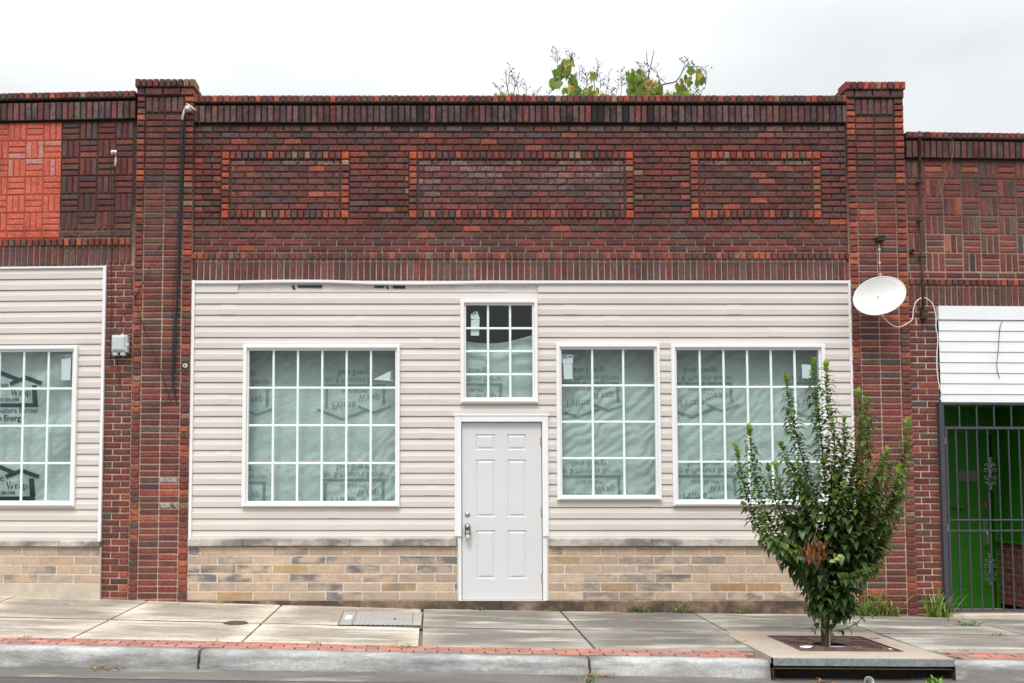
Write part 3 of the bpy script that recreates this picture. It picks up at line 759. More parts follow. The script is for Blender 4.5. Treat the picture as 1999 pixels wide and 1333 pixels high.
tr.box(min(lp[4] + .001, sx0 - .028), sx0 + .006, -.040, .0, SZ0 - .008, ztt, bev=.003); tr.box(sx1 - .004, sx1 + .026, -.040, .0, SZ0 - .008, ztt, bev=.003)
# top channel, bowed where the course below it is torn out
n = 60
for i in range(n):
    a, b = sx0 + (sx1 - sx0) * i / n, sx0 + (sx1 - sx0) * (i + 1) / n
    def sag(x):
        t = (x - tornx0) / (tornx1 - tornx0)
        if 0 < t < 1: return .014 * math.sin(math.pi * min(1, t * 2.2)) * (1 - t) - .013 * math.sin(math.pi * max(0, min(1, (t - .32) / .5)))
        return 0
    za, zb = Z(551) + sag(a), Z(551) + sag(b)
    for y0, dz0_, dz1_ in ((-.036, -.014, .014), (-.026, -.024, -.014)):
        tr.mesh([(a, y0, za + dz0_), (b, y0, zb + dz0_), (b, y0, zb + dz1_), (a, y0, za + dz1_), (a, .0, za + dz0_), (b, .0, zb + dz0_), (b, .0, zb + dz1_), (a, .0, za + dz1_)],
                [(0, 1, 2, 3), (4, 5, 1, 0), (3, 2, 6, 7)])
build('corner_trim', tr, m_white, sid)
ts = MB(); n = 50
for i in range(n):
    a, b = tornx0 - .01 + (tornx1 - tornx0 + .02) * i / n, tornx0 - .01 + (tornx1 - tornx0 + .02) * (i + 1) / n
    w_ = lambda x, z: .004 + .004 * mnoise.noise(Vector((x * 5, z * 20, 1)))
    ts.face([(a, w_(a, 0), ztorn0 - .02), (b, w_(b, 0), ztorn0 - .02), (b, w_(b, 1), Z(548)), (a, w_(a, 1), Z(548))], smooth=True)
strip = build('exposed_wrap_strip', ts, m_wrapin, root); plabel(strip, 'strip of house wrap bared where a siding course is missing')
tl = MB(); tl.box(tornx0, X(991, 560), -.010, .0, ztorn0 - .002, ztorn0 + .022, bev=.003); tl.box(X(993, 560), tornx1, -.008, .0, ztorn0 - .004, ztorn0 + .016, bev=.003); build('lap_edge', tl, m_siding, strip)
ip = MB()
def frag(a, b, c, d, s=0):
    ip.face([(X(a + s, 560), -.0035, Z(d)), (X(b + s, 560), -.0035, Z(d)), (X(b, 560), -.0035, Z(c)), (X(a, 560), -.0035, Z(c))])
frag(569, 574.5, 557, 565, 3); frag(581, 629, 556.5, 561.5); frag(731, 750, 557.5, 562); frag(753, 757, 557, 564, 2); frag(767, 791, 557, 563)
build('printed_lettering', ip, m_inkd, strip)

WY = -.004
wobj = {}
for nme, o_, g_, nx, nz_ in wins:
    wobj[nme] = window(root, MID, wrect(*o_, 825), wrect(*g_, 825), nx, nz_, WY)
def sticker(parent, fr, pts, y, letters=None, paper2=None, letterrot=0):
    """folded maker's sticker on the inside of a pane"""
    mb = MB()
    for poly in [pts] + ([paper2] if paper2 else []):
        q = [fr.P(a, b, y) for a, b in poly]
        mb.face([(p[0], y, p[1]) for p in q]); mb.face([(p[0], y + .0015, p[1]) for p in q[::-1]])
        y += .0008
    s = build('sticker', mb, m_sticker, parent)
    if letters:
        lm = MB()
        for txt, a, b, yc, h in letters:
            vs, fs = (serif_mesh(txt, 1) if txt == 'm' else text_mesh(txt, .1, True))
            if letterrot:
                p = fit(vs, -(b - a) / 2, (b - a) / 2, 0, h, 1)
                cx, cy = letterrot_c; p = [(v[1] * 1.0, -v[0]) for v in p]
                q = [fr.P(cx + v[0] + (yc), cy + (a + b) / 2 - v[1], y) for v in p]
            else:
                p = fit(vs, a, b, yc, h, -1); q = [fr.P(v[0], v[1], y) for v in p]
            for f in fs: lm.face([(q[i][0], sticker_y - .002, q[i][1]) for i in f])
        # letters are a part of the sticker sheet: joined as a second material
        for f in lm.f: pass
        b0 = build('sticker_lettering', lm, m_blueink, parent)
    return s
sticker_y = .013
letterrot_c = (764, 733)
sticker(wobj['w1'], MID, [(728, 741), (766.5, 722), (768, 744)], .014, [('moss', -9, 9, 1, 6)], letterrot=1)
sticker(wobj['wt'], MID, [(919, 614), (926, 607), (932, 608), (937, 623), (930, 624), (919, 622)], .014, [('m', 921, 930, 611, 7)], [(919.5, 624), (936, 624), (935, 655), (919, 655)])
sticker(wobj['w2'], MID, [(1097, 692), (1118.5, 692), (1118.5, 709), (1098, 709)], .014, [('m', 1098.5, 1107, 697, 7), ('oss', 1108.5, 1117, 696.5, 3.6)], [(1099.5, 709.5), (1117, 709.5), (1118, 740), (1101, 740)])
sticker(wobj['w3'], MID, [(1565, 711), (1583, 712), (1583, 739), (1566, 738)], .014)

# door
dl = MB(); Yd = .004
cx = [dx0] + [X(v, 1000) for v in (929.5, 967, 991, 1028)] + [dx1]
cz = [dz0] + [Z(v) for v in (1129.5, 1035, 1009, 897, 878, 847.5)] + [dz1]
for i in range(5):
    for j in range(7):
        a, b, c, d = cx[i], cx[i + 1], cz[j], cz[j + 1]
        if i in (1, 3) and j in (1, 3, 5):
            rg = []
            for ins, dep in ((0, 0), (.006, .009), (.016, .010), (.034, .001)):
                rg.append([(a + ins, Yd + dep, c + ins), (b - ins, Yd + dep, c + ins), (b - ins, Yd + dep, d - ins), (a + ins, Yd + dep, d - ins)])
            for r0, r1 in zip(rg, rg[1:]):
                for k in range(4): dl.face([r0[k], r0[(k + 1) % 4], r1[(k + 1) % 4], r1[k]])
            dl.face(rg[-1])
        else: dl.face([(a, Yd, c), (b, Yd, c), (b, Yd, d), (a, Yd, d)])
dl.mesh([(dx0, Yd, dz0), (dx0, Yd, dz1), (dx1, Yd, dz1), (dx1, Yd, dz0), (dx0, Yd + .04, dz0), (dx0, Yd + .04, dz1), (dx1, Yd + .04, dz1), (dx1, Yd + .04, dz0)], [(0, 1, 5, 4), (1, 2, 6, 5), (2, 3, 7, 6), (4, 5, 6, 7)])
door = build('door', dl, m_door, root); plabel(door, 'pale grey six-panel steel door')
cs = MB(); zsl = Z(1047)
cxl, cxr, czt = X(887.5, 930), X(1070, 930), Z(812)
gap = .008
for a, b in ((cxl, dx0 - gap), (dx1 + gap, cxr)):
    cs.box(a, b, -.046, .03, zsl, czt, bev=.005)
cs.box(dx0 - gap, dx1 + gap, -.046, .03, dz1 + gap, czt, bev=.004)
cs.box(cxl + .03, dx0 - gap, -.028, .03, dz0 - .01, zsl, bev=.003); cs.box(dx1 + gap, cxr - .012, -.028, .03, dz0 - .01, zsl, bev=.003)
cs.box(cxl - .012, cxr + .012, -.054, .0, czt, czt + .012, bev=.003)
for a, b in ((cxl + .012, cxl + .022), (cxr - .022, cxr - .012)): cs.box(a, b, -.051, -.046, zsl + .01, czt - .02, bev=.002)
cs.box(dx0 - gap, dx1 + gap, .045, .07, dz0, dz1 + gap, (.05, .05, .05))
build('door_casing', cs, m_white, door)
for v in (862, 1000, 1128):
    hg = MB(); hx = dx1 + .003; hz = Z(v); hg.tube([(hx, -.002, hz - .05), (hx, -.002, hz + .05)], .007, 8); hg.box(hx - .012, hx + .008, .001, .006, hz - .05, hz + .05)
    build('hinge', hg, m_brass, door)
lk = MB(); bx, bz = X(912.5, 1003), Z(1003.5)
ry = Matrix.Translation((bx, Yd, bz)) @ Matrix.Rotation(R(90), 4, 'X')
lk.lathe([(0.0, .016), (.012, .016), (.014, .012), (.030, .010), (.031, 0)], ry, 20); build('deadbolt', lk, m_steel, door)
kn = MB(); kx, kz = X(912.5, 1027), Z(1027)
ry = Matrix.Translation((kx, Yd, kz)) @ Matrix.Rotation(R(90), 4, 'X')
kn.lathe([(0, .068), (.018, .066), (.027, .056), (.027, .046), (.012, .034), (.012, .014), (.032, .010), (.033, 0)], ry, 20); build('door_knob', kn, m_steel, door)
th = MB(); th.box(dx0 - .04, dx1 + .04, -.05, .06, dz0 - .022, dz0 - .002, bev=.003); build('threshold', th, m_steel, door)
lb = thing('key_lockbox', 'silver and black key lockbox hanging from the door knob', 'lockbox', (kx, -.05, kz - .11))
b1 = MB(); b1.tube([(kx - .020, -.048, kz - .045), (kx - .026, -.05, kz - .02), (kx - .024, -.052, kz + .01), (kx - .012, -.052, kz + .028), (kx + .012, -.052, kz + .028), (kx + .024, -.052, kz + .01), (kx + .026, -.05, kz - .02), (kx + .020, -.048, kz - .045)], .0055, 8); build('shackle', b1, m_rubber, lb)
b2 = MB(); b2.box(kx - .030, kx + .030, -.072, -.028, kz - .118, kz - .036, bev=.008); build('lock_body', b2, m_rubber, lb)
b3 = MB(); b3.box(kx - .021, kx + .021, -.080, -.070, kz - .098, kz - .050, bev=.006); build('cover_plate', b3, m_steel, lb)
b4 = MB(); b4.box(kx - .022, kx + .022, -.084, -.030, kz - .135, kz - .098, bev=.008); build('key_compartment', b4, m_clear, lb)

# sills, tan block base, foundation
for a, b, cuts in ((lp[4], X(892, 1057, -.05), (474.8, 683.5)), (X(1069.5, 1057, -.05), rp[0] + .002, (1273, 1482))):
    mb = MB(); e = [a] + [X(c, 1057, -.05) for c in cuts] + [b]
    for p, q in zip(e, e[1:]): mb.box(p + .002, q - .002, -.085, .05, Z(1066, -.08) + random.uniform(-.002, .002), Z(1052, -.08) + random.uniform(-.002, .003), bev=.005)
    build('stone_sill', mb, m_sill, root)
BLK = [(.51, .375, .265), (.54, .405, .29), (.49, .37, .275), (.55, .42, .31), (.45, .355, .275)]
def block_rows(mb, x0, x1, ztop, zbot, n, y, bl, off=0.0, orange=.08):
    h = (ztop - zbot) / n
    for i in range(n):
        z1 = ztop - i * h; z0 = z1 - h
        q = x0 + ((off + (i % 2) * .5) % 1.0) * bl; xs = [x0]
        while q < x1 - .04:
            if q > x0 + .04: xs.append(q + random.uniform(-.01, .01))
            q += bl
        xs.append(x1)
        for a, b in zip(xs, xs[1:]):
            c = random.choice(BLK)
            if random.random() < orange: c = random.choice([(.47, .29, .145), (.45, .275, .14), (.45, .305, .17)])
            k = random.uniform(.9, 1.1); dk = random.choice([0, 0, 0, .3, .7, 1.0])
            mb.box(a + .0075, b - .0075, y + random.uniform(-.001, .001), y + .08, z0 + .008, z1 - .008, tuple(v * k for v in c), .003, (random.choice([0, 0, .5, 1]), dk))
    mb.box(x0, x1, y + .003, y + .15, zbot, ztop, (.62, .54, .45), mi=1)
for a, b, off in ((lp[4], X(894, 1120, -.04), .32), (X(1069, 1120, -.04), rp[0] + .002, .45)):
    mb = MB(); block_rows(mb, a, b, Z(1067, -.04), Z(1172, -.04), 6, -.045, .412, off); build('tan_block_base', mb, [m_block, m_mortar], root)
fm = MB()
zf = Z(1172.5, -.05); zfr = Z(1171, -.05)
xs = [lp[4], -1.6, -.8, 0, .8, 1.6, 2.4, 3.2, 4.0, rp[0] + .002]
for a, b in zip(xs, xs[1:]):
    fm.box(a, b, -.060 - .012 * (a > 0), .1, gz(b, 0) - .25, zf - (.002 if a < 0 else 0), bev=.006)
build('foundation', fm, m_found, root)
sh = MB()
XLs, XRs = lp[1], rp[3]
sh.box(XLs, XRs, 7.0, 7.2, -.5, Z(230)); sh.box(XLs - .1, XLs + .05, .32, 7.0, -.5, Z(230)); sh.box(XRs - .05, XRs + .1, .32, 7.0, -.5, Z(230))
build('shell_wall', sh, m_shell, root)
rf = MB(); rf.box(XLs - .1, XRs + .1, .305, 7.2, Z(235), Z(228)); build('flat_roof', rf, m_roof, root)
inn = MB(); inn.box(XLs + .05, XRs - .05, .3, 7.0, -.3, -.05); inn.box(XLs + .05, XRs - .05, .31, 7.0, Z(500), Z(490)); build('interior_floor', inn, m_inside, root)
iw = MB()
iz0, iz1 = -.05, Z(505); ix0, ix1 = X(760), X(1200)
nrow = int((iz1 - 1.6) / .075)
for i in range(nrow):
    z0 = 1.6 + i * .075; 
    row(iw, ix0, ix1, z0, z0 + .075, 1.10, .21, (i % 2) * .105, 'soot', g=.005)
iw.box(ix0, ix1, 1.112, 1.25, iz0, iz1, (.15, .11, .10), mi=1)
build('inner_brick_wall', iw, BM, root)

# house wrap behind the panes
def wrapfun(seed, ztop, zbot, near, far, kink):
    def f(x, z):
        t = (z - zbot) / (ztop - zbot)
        y = near + (far - near) * max(0, t) ** 2.2
        y += .010 * mnoise.noise(Vector((x * 1.6 + seed, z * 1.3, seed)))
        d = x * .8 - z * 1.0
        q_ = math.sin(d * 22 + 3.0 * mnoise.noise(Vector((x * 2, z * 2, seed))) + 2 * mnoise.noise(Vector((x * 5, z * 5, seed))))
        y += kink * .008 * (1 - 2 * abs(q_) ** 1.5) * max(0, min(1, 1.6 * mnoise.noise(Vector((x * 1.1, z * 1.1, seed + 5))) + .45))
        y += kink * .010 * mnoise.noise(Vector((d * 11, (x + z) * 2.5, seed + 2)))
        y += .004 * mnoise.noise(Vector((x * 9, z * 16, seed)))
        return max(.055, y)
    return f
def wr(l, r, t, b): return (X(l, 825, .1), X(r, 825, .1), Z(b, .1), Z(t, .1))
def blk(lst, Y=.08): return [(X(a, 800, Y), Z(b, Y)) for a, b in lst]
for lab, (l, r, t, b), bl_, near, far, kk in (
    ('grey house wrap sheet behind the large window left of the grey door', (470, 790, 672, 994), [(751, 750), (751, 937), (521, 754), (519, 942)], .115, .34, .8),
    ('house wrap sheet with diagonal creases behind the narrow three-column window right of the door', (1082, 1292, 670, 980), [(1213, 746), (1211, 930)], .125, .30, 1.3),
    ('house wrap sheet behind the large window that the street tree partly hides', (1305, 1616, 670, 990), [(1437, 746), (1437, 929), (1668, 746), (1668, 929)], .12, .32, 1.15)):
    q = wr(l, r, t, b)
    house_wrap(MID, lab, q[0], q[1], q[2], q[3], blk(bl_), -1, wrapfun(l * .37, q[3], q[2], near, far, kk), m_ink, root)
q = wr(894, 1056, 660, 792)
zT = lambda t: Z(663, .1) - .065 * math.sin(math.pi * min(1, t * 1.15)) + .05 * t
def fT(x, z):
    y = .10 + .012 * math.sin(z * 38 + 3 * mnoise.noise(Vector((x * 2, z, 3)))) * max(0, min(1, (z - Z(735)) * 4)) + .01 * mnoise.noise(Vector((x * 3, z * 6, 9))) + .0022 * mnoise.noise(Vector((x * 12, z * 30, 2)))
    return max(.05, y)
house_wrap(MID, 'sagging house wrap sheet half covering the small high window above the door', q[0], q[1], q[2], q[3], blk([(980, 750)]), -1, fT, m_ink, root, topfun=zT)
dk = MB()

# ================================================================== LEFT BUILDING
LROT = LEFT.a
lroot = thing('brick_storefront', 'left brick storefront with orange painted basketweave brickwork and tall printed wrap window', 'building', (LEFT.h.x, LEFT.h.y, 0), LROT, 'brick storefronts in the row', local=True)
LX = lambda px, py=700, Y=0: LEFT.X(px, py, Y)
LZ = lambda py, px=130, Y=0: LEFT.Z(px, py, Y)
def weave(mb, x1, sign, z1, cell, rows, cols, first, y, mixname, painted=None, wear=(0, 0)):
    """basketweave cells of three bricks, laid from x1 outward (sign) and downward"""
    for j in range(rows):
        for i in range(cols):
            a = x1 + sign * i * cell; b = a + sign * cell; a, b = min(a, b), max(a, b)
            zt = z1 - j * cell; zb = zt - cell; vert = ((i + j) % 2 == 0) == first
            for k in range(3):
                t0, t1 = k / 3, (k + 1) / 3
                bx = (a + (b - a) * t0, a + (b - a) * t1, zb, zt) if vert else (a, b, zb + cell * t0, zb + cell * t1)
                p = painted(bx) if painted else None
                if p: brick(mb, bx[0], bx[1], bx[2], bx[3], y, tuple(v * random.uniform(.93, 1.07) for v in (.53, .122, .082)), p, g=.0055)
                else:
                    w = wear() if callable(wear) else wear
                    brick(mb, bx[0], bx[1], bx[2], bx[3], y, bcol(mixname), w, g=.0074)
lx1 = LX(260.5, 300); lx0 = -6.2
lw = MB()
cell = (LZ(238.5) - LZ(449.5)) / 6
pxl_ = LX(118, 350)
def painted(b):
    if (b[0] + b[1]) / 2 < pxl_:
        cx_ = (b[0] + b[1]) / 2; cz_ = (b[2] + b[3]) / 2
        sc = 1.0 if (LX(0, 300) < cx_ < LX(105, 300) and LZ(345) < cz_ < LZ(268) and random.random() < .40) else 0
        return (sc * random.uniform(.9, 1.7), 0)
weave(lw, lx1, -1, LZ(238.5), cell, 6, 31, True, 0, 'weave', painted, rw(0, .25))
row(lw, pxl_, lx1, LZ(463.5), LZ(450.5), 0, BL, .03, 'soot')
for a_ in [pxl_ - BL * k for k in range(1, 27)]:
    brick(lw, a_, a_ + BL, LZ(464.5), LZ(450.5), 0, (.55, .11, .068))
even(lw, lx0, lx1, LZ(481.5), LZ(465.5), -.028, .0727, 'header', rw(.05, .2), dep=.09)
even(lw, lx0, lx1, LZ(517.5), LZ(483.5), -.004, .0727, 'soldier', rw(.2, .2), dep=.07)
zj = LZ(517.5); h = .0735; k = 0
xs0, xs1 = LX(203, 700), LX(258, 700)
zz = zj
while zz > -.35:
    xm = xs0 + (xs1 - xs0) * (.36 if k % 2 else .66)
    brick(lw, xs0, xm, zz - h, zz, -.004, bcol('pier'), (.04, .08)); brick(lw, xm, xs1, zz - h, zz, -.004, bcol('pier'), (.04, .08)); zz -= h; k += 1
backing(lw, xs0 - .01, xs1, .008, .3, -.4, zj, (.50, .385, .29), 4)
backing(lw, pxl_, LX(267, 300), .012, .3, zj, LZ(205), mort(LZ(520), LZ(420), (.36, .27, .2)), 8)
backing(lw, lx0, pxl_, .006, .3, LZ(465), LZ(238), (.36, .075, .045), 4); backing(lw, lx0, pxl_, .009, .3, zj, LZ(465), (.30, .22, .17), 2); backing(lw, lx0, pxl_, .009, .3, LZ(238), LZ(205), MD, 2)
o = build('brick_wall', lw, BM, lroot)
cp = MB(); even(cp, lx0, LX(267, 190), LZ(196), LZ(181.5), -.062, .0727, 'header', rw(0, .25), dep=.32, bev=.007); cp.box(lx0, LX(262, 190), -.045, .24, LZ(196), LZ(181.5) - .014, MD, mi=1); build('coping', cp, BM, lroot)
sc_ = MB(); even(sc_, lx0, LX(267, 210), LZ(236.5), LZ(200.5), -.040, .0727, 'soot', rw(.5, .8), dep=.06, bev=.007); sc_.box(lx0, LX(267, 210), -.03, .01, LZ(236.5) + .003, LZ(200.5), (.018, .016, .016), mi=1); build('soldier_course', sc_, BM, lroot)
WLo = (LX(-157, 830), LX(151, 830), LZ(988.5), LZ(676)); WLg = (LX(-146.5, 830), LX(140.5, 830), LZ(977.5), LZ(686))
sm = MB(); lsx0, lsx1 = lx0, LX(200, 800)
lapL = (LZ(551) - LZ(657)) / 5
zl0, zl1 = LZ(1056), LZ(520.5)
siding(sm, lsx0, lsx1, zl0, zl1 - .015, lapL, -.004, [(WLg[0] - .02, WLg[1] + .02, WLg[2] - .02, WLg[3] + .02)])
lsid = build('vinyl_siding', sm, m_siding, lroot)
t_ = MB(); t_.box(lsx1 - .012, lsx1 + .022, -.040, 0, zl0 - .01, zl1 + .0, bev=.003); t_.box(lsx0, lsx1 - .012, -.034, 0, zl1 - .022, zl1 + .0, bev=.003); build('corner_trim', t_, m_white, lsid)
wL = window(lroot, LEFT, WLo, WLg, 6, 4, WY)
sticker(wL, LEFT, [(120, 694), (136, 691.5), (139, 694), (137, 742), (120, 742)], .014, [('m', 120.8, 128.5, 697.5, 6), ('oss', 129.5, 137.5, 696, 3.5)])
def fL(x, z):
    d = x * .75 - z * .9
    y = .115 + .045 * math.sin(d * 8.5 + 1.2 * mnoise.noise(Vector((x, z, 4)))) * max(.15, min(1, (x - LX(20)) * 2.2)) + .020 * mnoise.noise(Vector((x * 3, z * 2.4, 8))) + .002 * mnoise.noise(Vector((x * 12, z * 30, 2))) + .010 * mnoise.noise(Vector((d * 14, (x + z) * 2, 7)))
    return max(.055, y)
house_wrap(LEFT, 'creased house wrap sheet printed in upright navy lettering behind the leftmost window', LX(-160, 830, .1), LX(154, 830, .1), LZ(992, Y=.1), LZ(672, Y=.1),
           [(LX(a, 800, .08), LZ(b, Y=.08)) for a, b in ((69, 790), (66, 973), (-161 + 0, 790), (-161, 973))], 1, fL, m_inkd, lroot, bold=1.6)
ss = MB(); ss.box(lx0, LX(116, 1060, -.06), -.08, .05, LZ(1066), LZ(1056.5), bev=.005); ss.box(LX(116.7, 1060, -.06), LX(196, 1060, -.05), -.08, .05, LZ(1066), LZ(1056), bev=.005); build('stone_sill', ss, m_sill, lroot)
tb = MB(); block_rows(tb, lx0, LX(196, 1100, -.04), LZ(1067), LZ(1138), 4, -.045, .405, .3, .0); build('tan_block_base', tb, [m_block, m_mortar], lroot)
pg = MB(); pg.box(lx0, LX(196, 1150, -.04), -.052, .1, -.4, LZ(1138) - .001, bev=.004); build('parged_footing', pg, m_parge, lroot)
s2 = MB(); s2.box(lx0, lx1, 7, 7.2, -.5, LZ(230)); s2.box(lx0, lx0 + .2, .3, 7, -.5, LZ(230)); s2.box(lx1 - .2, lx1 - .06, .3, 7.0, -.5, LZ(230)); build('shell_wall', s2, m_shell, lroot)
r2 = MB(); r2.box(lx0, lx1 - .06, .305, 7.2, LZ(235), LZ(228)); build('flat_roof', r2, m_roof, lroot); r2 = MB(); r2.box(lx0 + .2, lx1 - .2, .3, 7, -.3, -.05); build('interior_floor', r2, m_inside, lroot)

# ================================================================== RIGHT BUILDING
rroot = thing('brick_storefront', 'right brick storefront with white siding over a gated green doorway', 'building', (RIGHT.h.x, RIGHT.h.y, 0), RIGHT.a, 'brick storefronts in the row', local=True)
RX = lambda px, py=700, Y=0: RIGHT.X(px, py, Y)
RZ = lambda py, px=1880, Y=0: RIGHT.Z(px, py, Y)
ra0, ra1 = RX(1772, 500), 6.0
rw_ = MB(); cell = (RZ(313.5) - RZ(529.5)) / 6
weave(rw_, RX(1770.5, 400), 1, RZ(313.5), cell, 6, 29, True, 0, 'weave_red', None, rw(.1, .12))
row(rw_, ra0, ra1, RZ(543), RZ(531), 0, BL, .03, 'weave_red')
even(rw_, ra0, ra1, RZ(558.5), RZ(544.5), -.026, .0727, 'header', dep=.09)
even(rw_, ra0, ra1, RZ(597), RZ(561), -.004, .0727, 'soldier', rw(.1, .1), dep=.07)
zj = RZ(597); zz = zj; k = 0; ra_, rb_ = RX(1773, 850), RX(1836.5, 850)
while zz > -.4:
    xm = ra_ + (rb_ - ra_) * (.62 if k % 2 else .36); brick(rw_, ra_, xm, zz - h, zz, -.004, bcol('pier'), (.03, .06)); brick(rw_, xm, rb_, zz - h, zz, -.004, bcol('pier'), (.03, .06)); zz -= h; k += 1
backing(rw_, ra_, rb_, .008, .3, -.45, zj, (.58, .45, .36), 3)
backing(rw_, ra0, ra1, .009, .3, zj, RZ(285), mort(RZ(520), RZ(350), (.36, .27, .21), (.10, .08, .07)), 8)
build('brick_wall', rw_, BM, rroot)
cp = MB(); even(cp, ra0, ra1, RZ(274), RZ(260), -.062, .0727, 'header', rw(0, .5), dep=.32, bev=.007); cp.box(ra0, ra1, -.045, .24, RZ(274), RZ(260) - .014, MD, mi=1); build('coping', cp, BM, rroot)
sc_ = MB(); even(sc_, ra0, ra1, RZ(311.5), RZ(276.5), -.040, .0727, 'soot', rw(.1, .5), dep=.06, bev=.007); sc_.box(ra0, ra1, -.03, .01, RZ(311.5) + .003, RZ(276.5), (.02, .018, .017), mi=1); build('soldier_course', sc_, BM, rroot)
ws = MB(); wx0 = RX(1833, 690)
siding(ws, wx0, ra1, RZ(787), RZ(625), (RZ(625) - RZ(790)) / 8, -.006, [], dutch=False, depth=.010)
ws.box(wx0, ra1, -.022, .05, RZ(624.5), RZ(598), bev=.003)
ws.box(wx0, ra1, .0, .05, RZ(790), RZ(786))
build('white_siding', ws, m_whitesid, rroot)
# alcove
gy = .95; gxl = RX(1838, 1000); gxb = RX(1949, 1000, gy); zst = RZ(1194)
zdoor = RZ(1187.5, Y=gy); zlin = RZ(788)
al = MB()
al.box(gxl - .02, gxl, .02, gy, zst - .05, zlin + .1); al.box(gxl, RX(1846, 1000, gy), gy, gy + .1, zdoor - .02, zlin + .1)
al.box(RX(1941, 1000, gy), gxb, gy, gy + .1, zdoor - .02, zlin + .1); al.box(RX(1846, 1000, gy), RX(1941, 1000, gy), gy, gy + .1, RZ(848, Y=gy), zlin + .1)
al.box(gxl, gxb + .05, .06, gy + .2, zlin + .003, zlin + .12)
sx_e, sy_e = gxb + .01, .0
zk = RZ(1058, Y=gy)
al.face([(gxb, gy, zk), (sx_e, sy_e, zk), (sx_e, sy_e, zlin + .1), (gxb, gy, zlin + .1)])
build('green_alcove', al, m_green, rroot)
kw = MB(); L_ = math.hypot(sx_e - gxb, gy - sy_e); ang = math.atan2(sy_e - gy, sx_e - gxb)
Mx = Matrix.Translation((gxb, gy, 0)) @ Matrix.Rotation(ang, 4, 'Z')
tmp = MB(); nr = 10; zz0 = zst - .02; hh = (zk - zz0) / nr
for i in range(nr): row(tmp, 0, L_, zz0 + i * hh, zz0 + (i + 1) * hh, -.03, BL, (i % 2) * BL / 2, 'pier', dep=.03)
tmp.box(0, L_, -.022, -.001, zz0, zk, (.34, .26, .22), mi=1)
tmp.v = [tuple(Mx @ Vector(v)) for v in tmp.v]
build('brick_knee_wall', tmp, BM, rroot)
kc = MB(); kc.box(0, L_, -.06, .0, zk, zk + .02, bev=.004); kc.v = [tuple(Mx @ Vector(v)) for v in kc.v]; build('ledge', kc, m_green, rroot)
gd = MB(); gdx0, gdx1 = RX(1847, 1000, gy), RX(1938, 1000, gy); gdz1 = RZ(848.5, Y=gy)
gd.box(gdx0, gdx1, gy + .02, gy + .06, zdoor, gdz1, bev=.003); gd.box(gdx0, gdx1, gy + .015, gy + .02, zdoor + .27, zdoor + .273)
gdo = build('green_door', gd, m_green, rroot)
hz = lambda py: RZ(py, Y=gy)
gw = MB(); gw.box(RX(1873, 930, gy), RX(1910, 930, gy), gy + .015, gy + .021, hz(939), hz(918)); build('peep_window', gw, m_frost, gdo)
gf = MB(); ring(gf, RX(1870, 930, gy), RX(1912, 930, gy), hz(942), hz(915), RX(1873, 930, gy), RX(1910, 930, gy), hz(939), hz(918), gy + .010, gy + .022); build('window_frame', gf, m_green, gdo)
gk = MB(); gk.box(RX(1919, 985, gy), RX(1933, 985, gy), gy + .012, gy + .02, hz(994), hz(977), bev=.002)
gk.lathe([(0, .02), (.018, .018), (.022, .01), (.022, 0)], Matrix.Translation((RX(1925.5, 985, gy), gy + .012, hz(985.5))) @ Matrix.Rotation(R(90), 4, 'X'), 14); build('deadbolt', gk, m_brass, gdo)
gh = MB(); hx = RX(1925, 1040, gy); gh.box(hx - .022, hx + .022, gy + .012, gy + .02, hz(1066), hz(1016), bev=.003); gh.tube([(hx, gy + .01, hz(1036)), (hx, gy - .035, hz(1040)), (hx, gy - .04, hz(1050)), (hx, gy - .03, hz(1060)), (hx, gy + .01, hz(1063))], .009, 8); build('pull_handle', gh, m_steel, gdo)
gb = MB(); gb.tube([(RX(1848, 993, gy), gy, hz(992)), (RX(1879, 993, gy), gy, hz(994))], .009, 6); build('slide_bolt', gb, m_iron, gdo)
st = MB(); st.box(RX(1850, 1200, -.05), 3.0, -.16, .02, -.5, zst - .012, bev=.006); st.mesh([(gxl, .02, zst - .014), (3.0, .02, zst - .014), (3.0, gy + .1, zdoor - .012), (gxl, gy + .1, zdoor - .012)], [(0, 1, 2, 3)]); build('doorstep', st, m_parge, rroot)
s3 = MB(); s3.box(ra0, ra1, 7, 7.2, -.5, RZ(300)); s3.box(ra0 + .1, ra0 + .2, .3, 7, -.5, RZ(300)); s3.box(ra1 - .2, ra1, .0, 7.0, -.5, RZ(300)); s3.box(gxb + .02, ra1 - .2, .0, .2, -.5, RZ(788)); s3.box(gxl, gxb + .3, gy + .25, gy + .4, -.5, RZ(600)); build('shell_wall', s3, m_shell, rroot)
r3 = MB(); r3.box(ra0, ra1, .305, 7.2, RZ(308), RZ(302)); build('flat_roof', r3, m_roof, rroot)

# security gate
gate = thing('security_gate', 'dark iron security gate with scrollwork across the green doorway', 'gate', (RIGHT.h.x, RIGHT.h.y, 0), RIGHT.a, local=True)
YG = -.03
gX = lambda px, py=1000: RX(px, py, YG)
gZ = lambda py: RZ(py, Y=YG)
ge = gxb - .05
fmb = MB(); zb_ = gZ(1194.5)
fmb.box(gX(1837.5), gX(1846.5), YG - .03, YG + .03, zb_ - .03, gZ(785), bev=.003); fmb.box(gX(1846.5), ge, YG - .02, YG + .02, gZ(790), gZ(785), bev=.003)
fmb.box(ge, ge + .05, YG - .03, YG + .03, zb_ - .03, gZ(785), bev=.003)
build('gate_post', fmb, m_iron, gate)
lf = MB(); lx_ = gX(1848)
lf.box(lx_, lx_ + .028, YG - .022, YG + .012, zb_, gZ(833), bev=.003); lf.box(lx_ + .028, ge - .01, YG - .022, YG + .012, gZ(838), gZ(833), bev=.003)
lf.box(lx_ + .028, ge - .01, YG - .022, YG + .012, zb_, zb_ + .03, bev=.003)
